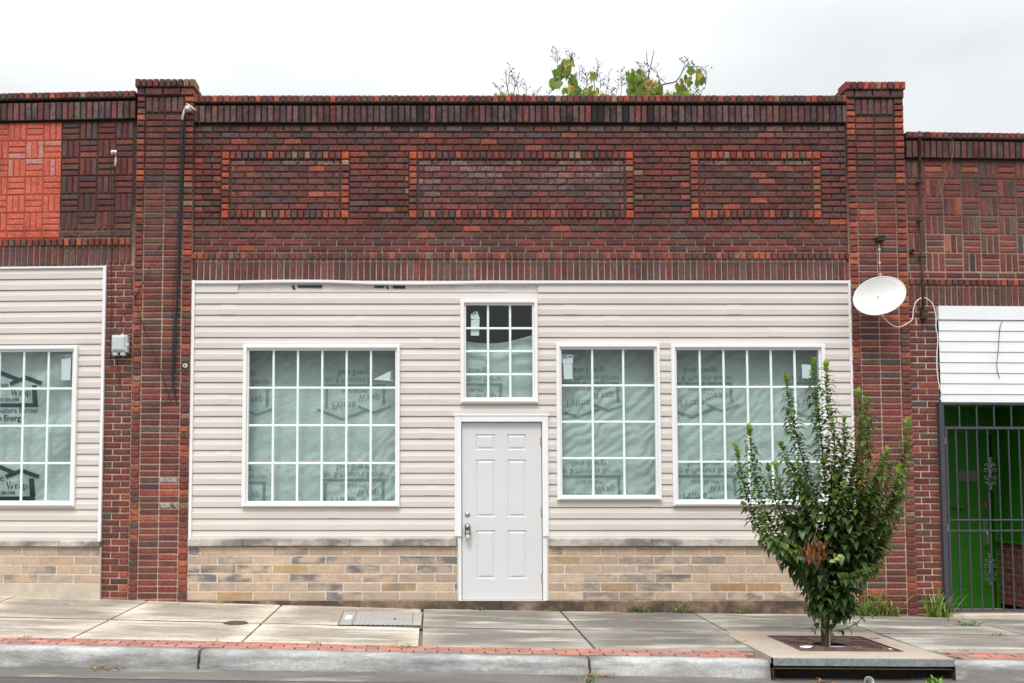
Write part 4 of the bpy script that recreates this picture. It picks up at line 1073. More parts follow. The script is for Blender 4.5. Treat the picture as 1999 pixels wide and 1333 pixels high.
for v in (1015, 1036): lf.box(lx_ + .028, ge - .01, YG - .020, YG + .010, gZ(v + 1.6), gZ(v - 1.6), bev=.003)
build('gate_leaf_frame', lf, m_iron, gate)
i = 0
while True:
    xb = gX(1870, 1000) + i * .1235
    if xb > ge - .06: break
    b = MB(); b.box(xb - .0075, xb + .0075, YG - .012, YG + .003, zb_ + .03, gZ(838), bev=.003); build('gate_bar', b, m_iron, gate); i += 1
for k_ in range(5):
    xb = gX(1872.5, 810) + k_ * .2035
    if xb < ge: b = MB(); b.box(xb - .008, xb + .008, YG - .008, YG + .008, gZ(833), gZ(790), bev=.003); build('transom_bar', b, m_iron, gate)
def scroll(cxp, cyp):
    mb = MB(); x0, z0 = gX(cxp, cyp), gZ(cyp); y = YG - .018; r = .0048
    def T(pts): mb.tube([(x0 + p[0], y, z0 + p[1]) for p in pts], r, 6)
    for sx in (-1, 1):
        for sz in (-1, 1):
            def spiral(cx_, cz_, r0, a0, turns, d):
                out = []
                for i_ in range(15):
                    t = i_ / 14; rr = r0 * (1 - .72 * t); a = a0 + d * turns * 2 * math.pi * t
                    out.append((sx * (cx_ + rr * math.cos(a)), sz * (cz_ + rr * math.sin(a))))
                return out
            s1 = spiral(.052, .038, .030, R(200), .95, -1); T([(sx * .006, sz * .010), (sx * .014, sz * .022)] + s1)
            s2_ = spiral(.046, .098, .021, R(200), .9, -1); T([(sx * .006, sz * .055), (sx * .014, sz * .075)] + s2_)
            T([(sx * .006, sz * .075), (sx * .022, sz * .112), (sx * .024, sz * .135), (sx * .010, sz * .155), (sx * .004, sz * .168)])
            T([(sx * .004, sz * .150), (sx * .012, sz * .178), (sx * .022, sz * .190)])
    mb.box(x0 - .012, x0 + .012, y - .006, y + .006, z0 - .05, z0 + .05, bev=.004); mb.box(x0 - .010, x0 + .010, y - .006, y + .006, z0 + .10, z0 + .18, bev=.004); mb.box(x0 - .010, x0 + .010, y - .006, y + .006, z0 - .18, z0 - .10, bev=.004)
    o = build('scroll_ornament', mb, m_iron, gate)
scroll(1931, 925); scroll(1931, 1112)
for v in (860, 1030, 1170):
    b = MB(); b.tube([(lx_ - .004, YG - .02, gZ(v) - .04), (lx_ - .004, YG - .02, gZ(v) + .04)], .012, 8); build('gate_hinge', b, m_iron, gate)

# ================================================================== FIXTURES ON THE WALLS
Yp = -.075
def wp(pts, Y): return [P3(a, b, Y if not isinstance(Y, (list, tuple)) else Y[i]) for i, (a, b) in enumerate(pts)]
def smooth(pts, n=6):
    out = []; k = len(pts)
    for i in range(k - 1):
        p0, p1, p2, p3 = pts[max(0, i - 1)], pts[i], pts[i + 1], pts[min(k - 1, i + 2)]
        for j in range(n):
            t = j / n; out.append(.5 * ((2 * p1) + (p2 - p0) * t + (2 * p0 - 5 * p1 + 4 * p2 - p3) * t * t + (3 * p1 - p0 - 3 * p2 + p3) * t ** 3))
    out.append(pts[-1]); return out
def cable(name, pts, Y, r, m, label, cat='cable', sm=True, group=None):
    p = wp(pts, Y); p = smooth(p) if sm else p
    mb = MB(); mb.tube(p, r, 6); return solo(name, mb, m, label, cat, group)
# satellite dish
dc = P3(1717, 577, -.34)
dish = thing('satellite_dish', 'white oval satellite dish on the right brick pier', 'satellite dish', dc)
rotm = Matrix.Rotation(R(-22), 4, 'Y') @ Matrix.Rotation(R(-5), 4, 'Z') @ Matrix.Rotation(R(90 - 15), 4, 'X')
ax, az = .290, .214
db = MB(); n, rings = 48, 10; vs = [];
for side, off in ((0, 0.0), (1, -.009)):
    for i in range(rings + 1):
        t = max(.03, i / rings)
        for j in range(n):
            a = 2 * math.pi * j / n; vs.append(Vector((ax * t * math.cos(a), az * t * math.sin(a), .055 * t * t - .055 + off)))
fs = []
for side in (0, 1):
    b0 = side * (rings + 1) * n
    for i in range(rings):
        for j in range(n): fs.append((b0 + i * n + j, b0 + i * n + (j + 1) % n, b0 + (i + 1) * n + (j + 1) % n, b0 + (i + 1) * n + j))
fs.append(tuple(range(n))); fs.append(tuple((rings + 1) * n + j for j in range(n)))
o1, o2 = rings * n, (rings + 1) * n + rings * n
for j in range(n): fs.append((o1 + j, o1 + (j + 1) % n, o2 + (j + 1) % n, o2 + j))
MX = Matrix.Translation(dc) @ rotm
db.mesh([MX @ v for v in vs], fs, smooth=True); build('reflector', db, m_dish, dish)
rm = MB(); rm.tube([MX @ Vector((ax * math.cos(2 * math.pi * j / 48), az * math.sin(2 * math.pi * j / 48), -.004)) for j in range(49)], .0075, 6, caps=False); build('rim', rm, m_dish, dish)
dm = MB(); wall_pt = Vector((dc.x, -.06, dc.z - .05)); dm.tube([MX @ Vector((0, 0, -.085)), dc + Vector((0, .16, -.05)), wall_pt], .021, 8); dm.box(dc.x - .06, dc.x + .06, -.075, -.058, dc.z - .14, dc.z + .06, bev=.004); dm.box(dc.x - .05, dc.x + .05, dc.y + .10, dc.y + .14, dc.z - .10, dc.z + .04, bev=.01); build('mount_bracket', dm, m_boxgrey, dish)
cable('dish_cable', [(1720, 612), (1733, 628), (1745, 636), (1757, 638), (1770, 632), (1781, 623), (1783, 605), (1789, 588), (1803, 581), (1815, 587), (1822, 597), (1827, 618), (1827, 640), (1831, 660), (1829, 690), (1829, 720), (1833, 750), (1838, 769), (1836, 780)], [-.30, -.2, -.12, -.09] + [-.075] * 15, .0062, m_wcable, 'white coaxial cable looping from the satellite dish over the rusty pipe')
# rusty conduit
cd_ = thing('conduit_pipe', 'rusty conduit pipe down the right brickwork with its outlet box', 'pipe', P3(1801, 640, -.05))
b = MB(); b.tube(wp([(1795.5, 257), (1797, 400), (1800, 520), (1802, 606)], -.075), .0155, 10); build('pipe', b, m_rust, cd_)
b = MB(); p = P3(1795.5, 262, -.075); b.tube([p + Vector((0, 0, -.03)), p + Vector((0, 0, .02)), p + Vector((-.004, .01, .035))], [.02, .02, .012], 10); build('weather_cap', b, m_rust, cd_)
b = MB(); p = P3(1803.5, 608, -.05); b.box(p.x - .034, p.x + .030, -.085, -.02, p.z - .085, p.z + .045, bev=.006)
for dz in (.015, -.045): b.lathe([(.0, .004), (.018, .004), (.020, .0)], Matrix.Translation((p.x + .002, -.087, p.z + dz)) @ Matrix.Rotation(R(90), 4, 'X'), 12)
build('outlet_box', b, m_rust, cd_)
for px_, py_ in ((1795.8, 355), (1798, 430), (1801, 500)):
    b = MB(); p = P3(px_, py_, -.075); b.box(p.x - .03, p.x + .03, -.095, -.02, p.z - .008, p.z + .008, bev=.003); build('pipe_strap', b, m_rust, cd_)
cable('hanging_wire', [(1807, 612), (1804, 632), (1797, 648)], -.05, .003, m_cable, 'short thin dark wire hanging below the rusty outlet box', 'wire')
cable('loop_wire', [(1842, 260), (1851, 266), (1853, 290), (1847, 330), (1838, 352), (1833, 362)], -.085, .0022, m_twig, 'thin brown wire looped over the right parapet, shorter of two', 'wire')
cable('loop_wire', [(1840, 260), (1857, 270), (1862, 283), (1858, 310), (1846, 345), (1838, 375), (1840, 395)], -.09, .0015, m_stake, 'thin pale wire looped over the right parapet, longer of two', 'wire')
cable('brown_wire', [(1957, 627), (1952, 640), (1949, 680), (1946, 710), (1948, 727), (1952, 738)], -.012, .004, m_twig, 'thin brown wire hanging down the white siding', 'wire')
# bracket and chain above the dish
bk = thing('wall_bracket', 'small blackened bracket with a beaded tie line above the satellite dish', 'bracket', P3(1718, 500, -.08))
b = MB(); p = P3(1718, 466, -.1); b.box(p.x - .036, p.x + .048, -.12, -.05, p.z - .028, p.z + .022, bev=.010); b.tube([(p.x - .03, -.11, p.z + .02), (p.x + .02, -.125, p.z + .03), (p.x + .05, -.11, p.z + .015)], .006, 6); build('bracket_block', b, m_rubber, bk)
b = MB(); b.tube(wp([(1716, 475), (1716.5, 487), (1717, 513), (1718.5, 537)], -.085), .0035, 5)
for px_, py_ in ((1716.5, 487), (1717, 513), (1718.5, 536)):
    c0 = P3(px_, py_, -.09); b.tube([c0 + Vector((.012 * math.cos(a), 0, .012 * math.sin(a))) for a in [i * math.pi / 5 for i in range(11)]], .004, 5, caps=False)
build('tie_line', b, m_wcable, bk)
# pipe stub in the basketweave
b = MB(); p = P3(1779, 491, -.02); b.lathe([(.026, .0), (.026, .03), (.018, .03), (.017, .005)], Matrix.Translation((p.x, -.02, p.z)) @ Matrix.Rotation(R(90), 4, 'X'), 16); solo('pipe_stub', b, m_rubber, 'short open black pipe stub in the right basketweave brickwork', 'pipe')
# meter / service box
ub = thing('utility_box', 'light grey telephone utility box on the left brick strip', 'utility box', P3(234, 690, -.06))
p = P3(233, 671, -.1); hw_, hh_ = .080, .098
b = MB(); b.box(p.x - hw_ - .004, p.x + hw_ + .014, -.115, -.02, p.z - hh_, p.z + hh_, bev=.008); ubb = build('box_body', b, m_boxgrey, ub)
b = MB(); b.box(p.x - hw_ + .006, p.x + hw_ - .010, -.135, -.113, p.z - hh_ + .016, p.z + hh_ - .010, bev=.010); b.box(p.x - hw_ + .02, p.x + hw_ - .024, -.139, -.134, p.z - hh_ + .03, p.z + hh_ - .024, bev=.003); build('box_cover', b, m_boxgrey, ub)
b = MB(); b.box(p.x + hw_ + .006, p.x + hw_ + .028, -.11, -.07, p.z - .026, p.z + .010, bev=.004); b.lathe([(0, .01), (.010, .01), (.012, 0)], Matrix.Translation((p.x + hw_ + .017, -.11, p.z - .022)) @ Matrix.Rotation(R(90), 4, 'X'), 10); build('latch', b, m_boxgrey, ub)
for dx_ in (-.045, .042):
    b = MB(); b.box(p.x + dx_ - .027, p.x + dx_ + .027, -.115, -.04, p.z - hh_ - .036, p.z - hh_, bev=.005); build('cable_hub', b, m_boxgrey, ub)
b = MB(); b.box(p.x + .005, p.x + .03, -.06, -.03, p.z + hh_, p.z + hh_ + .022, bev=.003); build('mounting_tab', b, m_ceramic, ub); b = MB(); b.box(p.x - hw_ - .022, p.x - hw_ - .004, -.06, -.04, p.z - .004, p.z + .02, bev=.004); build('mounting_tab', b, m_ceramic, ub)
# spool insulators
def spool(p, rx=0): return [(.0, -.02), (.017, -.02), (.019, -.014), (.011, -.006), (.011, .006), (.019, .014), (.017, .02), (0, .02)]
ins = thing('spool_insulator', 'white spool insulators with a clamp on the left basketweave wall', 'insulator', P3(222, 310, -.05))
for px_, py_ in ((219.5, 297), (225, 297)):
    b = MB(); c0 = P3(px_, py_, -.09); b.lathe(spool(0), Matrix.Translation(c0) @ Matrix.Rotation(R(70), 4, 'X') @ Matrix.Rotation(R(15), 4, 'Y'), 14); build('insulator', b, m_ceramic, ins)
b = MB(); c0 = P3(225, 305, -.07); b.tube([c0 + Vector((-.02, 0, .05)), c0 + Vector((-.02, .04, .05)), c0 + Vector((-.02, .06, .04))], .008, 6); b.tube(wp([(226, 303), (226, 312), (224.5, 324)], -.08), [.004, .011, .013], 8); build('wedge_clamp', b, m_ceramic, ins)
an = thing('cable_anchor', 'white cable anchor and strain clamp at the top of the left pier', 'cable anchor', P3(362, 225, -.09))
b = MB(); c0 = P3(367, 211, -.13); b.box(c0.x - .028, c0.x + .024, -.16, -.07, c0.z - .022, c0.z + .022, bev=.008); build('anchor_block', b, m_ceramic, an)
b = MB(); b.tube(wp([(364, 202), (372, 207), (382, 215)], [-.12, -.15, -.17]), [.008, .007, .009], 8); build('anchor_arm', b, m_ceramic, an)
b = MB(); b.tube(wp([(361, 208), (359, 218), (355.5, 234)], -.11), [.005, .012, .013], 8); build('strain_clamp', b, m_ceramic, an)
c0 = P3(361, 714, -.10); bu = thing('cable_bushing', 'round white bushing with a black hole low on the left pier', 'bushing', c0)
b = MB(); b.lathe([(.011, .012), (.017, .018), (.023, .012), (.024, -.03)], Matrix.Translation(c0) @ Matrix.Rotation(R(90), 4, 'X'), 16); build('collar', b, m_ceramic, bu)
b = MB(); b.lathe([(0, .008), (.012, .010), (.012, .0)], Matrix.Translation(c0) @ Matrix.Rotation(R(90), 4, 'X'), 12); build('bore', b, m_rubber, bu)
# cables down the left pier
cable('service_cable', [(359, 222), (356, 260), (354, 320), (352, 380), (350, 440), (347.5, 520), (344, 600), (341, 640), (339, 690), (337, 730), (338, 750), (344, 783)], -.085, .0105, m_cable, 'thick black service cable down the left pier, heaviest of the bundle')
cable('service_cable', [(361, 224), (360, 270), (357, 330), (354, 400), (352, 470), (349, 540), (346, 610), (345, 660), (342, 700), (338, 745)], -.080, .0065, m_cable, 'black service cable hugging the thick one down the left pier')
cable('service_cable', [(357, 228), (352, 250), (350, 330), (349, 420), (345, 470), (341, 520), (338, 580), (337, 640), (336, 720)], -.076, .0035, m_cable, 'thin black service cable on the left edge of the pier bundle')
cable('slack_cable', [(349, 415), (338, 440), (320, 470), (300, 505), (283, 545), (266, 575), (246, 610), (225, 645), (223, 662)], [-.08] * 5 + [-.065, -.05, -.05, -.06], .0038, m_cable, 'slack black cable slanting from the pier bundle down to the grey utility box')
cable('slack_cable', [(254, 540), (262, 580), (276, 625), (293, 672), (312, 720), (322, 750), (334, 785)], -.078, .0042, m_cable, 'slack dark cable crossing the left pier downwards to the right')
cable('slack_cable', [(226, 695), (229, 706), (240, 709), (270, 709), (320, 709), (352, 710), (360, 713)], -.079, .0030, m_cable, 'thin level cable from the grey utility box to the white bushing')
cable('slack_cable', [(360, 716), (352, 724), (342, 738), (332, 765), (326, 782), (314, 796)], -.086, .0042, m_cable, 'black cable drooping from the white bushing across the pier foot')
cable('drop_wire', [(216.5, 306), (217.5, 360), (217, 440), (217, 530), (218, 600), (216, 650), (215, 690), (216, 713), (226, 715)], [-.06] * 3 + [-.045] * 6, .0048, m_cable, 'thin black drop wire from the spool insulators past the grey box', 'wire')
cable('drop_wire', [(225, 324), (224.5, 360), (222, 420), (220, 480)], -.055, .0028, m_cable, 'short thin drop wire under the wedge clamp on the left wall', 'wire')
cable('stray_wire', [(384, 218), (391, 245), (400, 270), (408, 305), (414, 335), (425, 360), (440, 375), (451, 382)], -.05, .0045, m_cable, 'thin stray black wire curving over the middle wall to its left brick panel', 'wire')
cable('box_tail', [(228, 695), (230, 720), (233, 740), (235, 756)], -.06, .0048, m_cable, 'short black tail of cable under the grey utility box')

# ================================================================== STREET FURNITURE
# kerb inlet with tree grate
ix0_, ix1_ = 2.89, 4.415; iyb, iyf = -1.415, -3.0
inl = thing('storm_inlet', 'concrete kerb storm drain inlet slab with a steel nosing under the street tree', 'storm drain', ((ix0_ + ix1_) / 2, iyf, gz(3.6, YS) - .1))
gx0, gx1, gy0, gy1 = 3.27, 4.17, -2.60, -1.70
zi = lambda x, y: gz(x, min(y, -1.4)) + .004 + .024 * max(0, (-y - 1.4) / 1.6) ** 2
b = MB(); xs = [ix0_, gx0, gx1, ix1_]; ys = [iyf, gy0, gy1, iyb]
for i in range(3):
    for j in range(3):
        if i == 1 and j == 1: continue
        b.face([(xs[i], ys[j], zi(xs[i], ys[j])), (xs[i + 1], ys[j], zi(xs[i + 1], ys[j])), (xs[i + 1], ys[j + 1], zi(xs[i + 1], ys[j + 1])), (xs[i], ys[j + 1], zi(xs[i], ys[j + 1]))])
def wall(p, q, dep=.09):
    b.face([(p[0], p[1], zi(*p) - dep), (q[0], q[1], zi(*q) - dep), (q[0], q[1], zi(*q)), (p[0], p[1], zi(*p))])
for p, q in (((ix0_, iyf), (ix0_, iyb)), ((ix1_, iyb), (ix1_, iyf)), ((ix1_, iyb), (ix0_, iyb)), ((gx0, gy0), (gx1, gy0)), ((gx1, gy0), (gx1, gy1)), ((gx1, gy1), (gx0, gy1)), ((gx0, gy1), (gx0, gy0))): wall(p, q)
b.face([(ix0_, iyf, zi(ix0_, iyf) - .09), (ix1_, iyf, zi(ix1_, iyf) - .09), (ix1_, gy0, zi(ix1_, gy0) - .09), (ix0_, gy0, zi(ix0_, gy0) - .09)])
build('inlet_slab', b, m_conc2, inl)
b = MB()
xa, xb2 = ix0_ + .0, ix1_ - .0; n = 8
for i in range(n):
    a, c = xa + (xb2 - xa) * i / n, xa + (xb2 - xa) * (i + 1) / n
    za, zc2 = zi(a, iyf), zi(c, iyf)
    b.mesh([(a, iyf - .008, za - .064), (c, iyf - .008, zc2 - .064), (c, iyf - .008, zc2 - .004), (a, iyf - .008, za - .004), (a, iyf + .006, za - .064), (c, iyf + .006, zc2 - .064), (c, iyf + .0, zc2 + .0015), (a, iyf + .0, za + .0015)], [(0, 1, 2, 3), (5, 4, 0, 1), (3, 2, 6, 7)])
b.face([(xa, iyf - .008, zi(xa, iyf) - .064), (xa, iyf - .008, zi(xa, iyf) - .004), (xa, iyf + .05, zi(xa, iyf) - .004), (xa, iyf + .05, zi(xa, iyf) - .064)])
b.face([(xb2, iyf - .008, zi(xb2, iyf) - .064), (xb2, iyf - .008, zi(xb2, iyf) - .004), (xb2, iyf + .05, zi(xb2, iyf) - .004), (xb2, iyf + .05, zi(xb2, iyf) - .064)])
build('steel_nosing', b, m_nose, inl)
b = MB(); zt_ = gz(3.6, YS)
b.face([(ix0_, iyf + .22, zt_ - .6), (ix1_, iyf + .22, zt_ - .6), (ix1_, iyf + .22, zt_ - .09), (ix0_, iyf + .22, zt_ - .09)])
b.face([(ix0_, iyf - .02, zt_ - .6), (ix0_, iyf + .22, zt_ - .6), (ix0_, iyf + .22, zt_ - .03), (ix0_, iyf - .02, zt_ - .03)])
b.face([(ix1_, iyf - .02, zt_ - .6), (ix1_, iyf + .22, zt_ - .6), (ix1_, iyf + .22, zt_ - .03), (ix1_, iyf - .02, zt_ - .03)])
b.face([(ix0_, iyf - .05, interp(tabg, ix0_) - .03), (ix1_, iyf - .05, interp(tabg, ix1_) - .03), (ix1_, iyf + .22, interp(tabg, ix1_) - .07), (ix0_, iyf + .22, interp(tabg, ix0_) - .07)])
build('drain_throat', b, m_joint, inl)
gr = thing('tree_grate', 'rusty square cast iron tree grate with concentric slots around the trunk', 'tree grate', ((gx0 + gx1) / 2, (gy0 + gy1) / 2, zi(3.7, -2.1)))
tx, ty = 3.69, -2.17
b = MB(); N_ = 96
def gp(x, y, dz=0): return (x, y, zi(x, y) - .004 + dz)
def sq(a, m=.006):                               # point on the square border in direction a
    dx_, dy_ = math.cos(a), math.sin(a); best = 9
    for lim, c_, d_ in ((gx1 - m, tx, dx_), (gx0 + m, tx, dx_), (gy1 - m, ty, dy_), (gy0 + m, ty, dy_)):
        if abs(d_) > 1e-6:
            t_ = (lim - c_) / d_
            if t_ > 0: best = min(best, t_)
    return best
r_in = .155
rads = [r_in + .024 * k for k in range(13)]
def bridged(a):                                   # solid bridges run between the slots
    return min(abs(((a - c + math.pi) % (2 * math.pi)) - math.pi) for c in (R(48), R(132), R(228), R(312), R(90), R(270))) < R(13)
for i in range(N_):
    a0, a1 = 2 * math.pi * i / N_, 2 * math.pi * (i + 1) / N_; am = (a0 + a1) / 2
    lim = min(sq(a0), sq(a1))
    edges = [r for r in rads if r < lim - .03]
    last = edges[-1]
    for k, r in enumerate(edges[:-1]):
        r1 = r + (.0125 if not bridged(am) and k > 0 else .024)
        b.face([gp(tx + r * math.cos(a0), ty + r * math.sin(a0)), gp(tx + r1 * math.cos(a0), ty + r1 * math.sin(a0)), gp(tx + r1 * math.cos(a1), ty + r1 * math.sin(a1)), gp(tx + r * math.cos(a1), ty + r * math.sin(a1))])
        for rr in (r, r1):
            b.face([gp(tx + rr * math.cos(a0), ty + rr * math.sin(a0)), gp(tx + rr * math.cos(a1), ty + rr * math.sin(a1)), gp(tx + rr * math.cos(a1), ty + rr * math.sin(a1), -.004), gp(tx + rr * math.cos(a0), ty + rr * math.sin(a0), -.004)])
    s0, s1 = sq(a0), sq(a1)
    b.face([gp(tx + last * math.cos(a0), ty + last * math.sin(a0)), gp(tx + s0 * math.cos(a0), ty + s0 * math.sin(a0)), gp(tx + s1 * math.cos(a1), ty + s1 * math.sin(a1)), gp(tx + last * math.cos(a1), ty + last * math.sin(a1))])
build('grate_casting', b, m_grate, gr)
b = MB(); m_ = .006
for p, q in (((gx0, gy0), (gx1, gy0)), ((gx1, gy0), (gx1, gy1)), ((gx1, gy1), (gx0, gy1)), ((gx0, gy1), (gx0, gy0))):
    b.tube([gp(p[0], p[1], .003), gp(q[0], q[1], .003)], .007, 4)
build('grate_rim', b, m_grate, gr)
b = MB(); b.face([gp(gx0, gy0, -.10), gp(gx1, gy0, -.10), gp(gx1, gy1, -.10), gp(gx0, gy1, -.10)]); build('tree_pit_soil', b, m_pit, gr)
# utility cover in the pavement
uc = thing('utility_cover', 'grey rectangular utility cover set in the pale pavement slab', 'utility cover', on_ground(735, 1210))
cn = [on_ground(672, 1194.5), on_ground(824, 1196.5), on_ground(822, 1222), on_ground(661, 1220.5)]
def cpnt(u, v, dz=.004):
    p = cn[3].lerp(cn[2], u).lerp(cn[0].lerp(cn[1], u), v); return (p.x, p.y, gz(p.x, p.y) + dz)
b = MB()
for u0, u1 in ((0, .155), (.165, .885), (.892, 1.0)):
    nn = 36 if u0 == .165 else 1
    for k in range(nn):
        a, c = u0 + (u1 - u0) * k / nn, u0 + (u1 - u0) * (k + 1) / nn; d1 = .006 + (.004 if k % 3 == 0 and nn > 1 else 0)
        b.face([cpnt(a, 0, d1), cpnt(c, 0, d1), cpnt(c, 1, d1), cpnt(a, 1, d1)])
build('cover_lid', b, m_coverplate, uc)
b = MB(); b.face([cpnt(-.012, -.03, .003), cpnt(1.0, -.03, .003), cpnt(1.0, 1.02, .003), cpnt(-.012, 1.02, .003)]); build('cover_frame', b, m_joint, uc)
b = MB(); b.face([cpnt(.045, .36, .009), cpnt(.125, .36, .009), cpnt(.125, .66, .009), cpnt(.045, .66, .009)]); build('white_label_plate', b, m_paper, uc)
b = MB(); b.face([cpnt(.645, .40, .0115), cpnt(.685, .40, .0115), cpnt(.685, .46, .0115), cpnt(.645, .46, .0115)]); build('lifting_hole', b, m_joint, uc)
c0 = on_ground(460, 1216.5); b = MB(); b.lathe([(0, .010), (.07, .012), (.115, .008), (.122, .0)], Matrix.Translation((c0.x, c0.y, gz(c0.x, c0.y) + .001)), 24); solo('valve_cap', b, m_rust, 'small round dark iron valve cap in the pavement left of the utility cover', 'valve cap')

# ================================================================== PLANTS
def weed(px, py, wpx, hpx, n, label, col=(.17, .29, .05), cat='weed', dry=.15, spread=1.0, flat=0.0, leafy=0):
    p = on_ground(px, py); s = (p.y + D) / F; mb = MB()
    for i in range(n):
        a = random.uniform(0, 2 * math.pi); off = Vector((random.gauss(0, wpx * s * .22), random.gauss(0, .03), 0)); q = p + off
        if p.y < YF + .2: q.z = interp(tabg, q.x) - .01
        elif q.y > -.07: q.y = -.075 - random.random() * .03
        if p.y >= YF + .2: q.z = gz(q.x, q.y) - .01
        d = Vector((math.cos(a) * spread, math.sin(a) * spread * .6 - .2, random.uniform(.9, 2.2) * (1 - flat)))
        c = random.choice([col, tuple(v * 1.35 for v in col), tuple(v * .7 for v in col)])
        if random.random() < dry: c = (.36, .30, .13)
        if leafy and random.random() < leafy: mb.leaf(q + d * hpx * s * .35 * random.random(), d, hpx * s * random.uniform(.3, .5), hpx * s * .22, c)
        else: mb.blade(q, d, hpx * s * random.uniform(.7, 1.75), max(.009, hpx * s * .075), c, random.uniform(.2, 1.3))
    solo('weed', mb, m_grass, label, cat, 'weeds growing from the pavement cracks', at=(p.x, p.y, min(v[2] for v in mb.v)))
weed(1815, 1201, 46, 46, 60, 'tall bright grass tuft between the right pier and the iron gate', (.22, .36, .06))
weed(1688, 1200, 70, 40, 90, 'broad grassy weed patch at the foot of the right pier behind the tree', (.20, .34, .06))
weed(1738, 1201, 40, 50, 26, 'wispy weed with tall stalks right of the pier weed patch', (.20, .32, .06), dry=.3)
weed(1246, 1194, 55, 26, 46, 'low spreading grass tuft at the foundation right of the door', (.16, .28, .06), spread=1.6)
weed(1322, 1193, 40, 26, 34, 'second foundation grass tuft, nearer the tree', (.16, .28, .06), spread=1.6)
weed(1440, 1196, 34, 14, 30, 'small grass tuft at the foundation just left of the tree', (.16, .28, .06), spread=1.4)
weed(1068, 1190, 30, 8, 26, 'tiny green weed at the right corner of the door step', (.15, .28, .05), spread=1.5)
weed(940, 1188, 36, 12, 20, 'sparse green weed under the grey door', (.08, .16, .05), spread=1.5)
weed(792, 1185, 26, 8, 20, 'tiny green weed at the foundation above the utility cover', (.14, .26, .05), spread=1.5)
weed(432, 1174, 22, 8, 18, 'tiny green weed where the tan block base meets the left pier', (.16, .30, .05), spread=1.5)
weed(790, 1262, 60, 9, 60, 'mossy grass line along the brick strip in front of the utility cover', (.19, .27, .05), spread=1.5, dry=.3)
weed(620, 1256, 24, 7, 20, 'small grass tuft on the brick strip left of the utility cover', (.20, .25, .06), spread=1.5, dry=.3)
weed(415, 1253, 26, 7, 18, 'small grass tuft on the brick strip above the kerb joint', (.20, .28, .06), spread=1.4, dry=.25)
weed(55, 1243, 36, 7, 30, 'grass tuft on the brick strip at the far left', (.19, .27, .06), spread=1.4, dry=.25)
weed(1420, 1238, 24, 9, 22, 'yellowing grass in the slab joint left of the tree grate', (.26, .30, .08), spread=1.4, dry=.4)
weed(1447, 1254, 22, 8, 22, 'yellowing grass in the slab joint by the inlet corner', (.26, .30, .08), spread=1.4, dry=.4)
weed(1150, 1300, 24, 22, 34, 'leafy weed sprouting from the open kerb joint', (.18, .30, .05), spread=1.0, dry=.3, leafy=.4)
weed(1590, 1326, 46, 24, 26, 'thin grass in the gutter under the inlet nosing', (.10, .17, .05), spread=1.3, dry=.25)
weed(1822, 1302, 22, 24, 50, 'bushy green weed at the right end of the inlet opening', (.15, .34, .04), dry=.05, leafy=.8)
weed(1890, 1221, 50, 14, 90, 'dense clover patch in the slab joint before the gate', (.13, .27, .04), spread=1.3, dry=.1, leafy=.5)
weed(1858, 1211, 34, 12, 40, 'dry grass in the slab joint right of the tall tuft', (.26, .27, .10), spread=1.3, dry=.5)
weed(1950, 1240, 50, 8, 46, 'dry grass line in the slab joint at the far right', (.27, .28, .10), spread=1.3, dry=.5)
weed(1822, 1273, 30, 7, 26, 'dry grass at the left end of the right brick strip', (.26, .27, .10), spread=1.3, dry=.4)
weed(1885, 1270, 26, 7, 22, 'small green tuft on the right brick strip', (.20, .30, .06), spread=1.3, dry=.3)

# street tree
TY = ty; tp = P3(1612, 1264, TY)
tree = thing('street_tree', 'young leafy street tree with upright shoots growing through the iron grate', 'tree', (tp.x, TY, tp.z - .06))
tb_ = MB(); tb_.tube(smooth([Vector((tp.x, TY, tp.z - .1)), P3(1611, 1200, TY), P3(1612, 1120, TY), P3(1616, 1040, TY), P3(1622, 960, TY), P3(1624, 900, TY)]), [.046 - .0014 * i for i in range(31)], 10); build('trunk', tb_, m_bark, tree)
tb_ = MB(); tb_.tube([P3(1620, 1264, TY - .05), P3(1619, 1190, TY - .03)], .007, 6); build('stake', tb_, m_stake, tree)
br = MB(); lv = MB()
def T3(px, py, dy): return P3(px, py, TY + dy)
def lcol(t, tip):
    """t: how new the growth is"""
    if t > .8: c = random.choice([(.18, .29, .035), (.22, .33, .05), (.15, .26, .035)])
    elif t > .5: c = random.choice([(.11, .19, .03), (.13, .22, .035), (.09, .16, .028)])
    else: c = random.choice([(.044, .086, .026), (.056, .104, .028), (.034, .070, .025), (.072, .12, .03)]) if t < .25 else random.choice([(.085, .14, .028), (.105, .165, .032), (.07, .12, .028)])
    return c
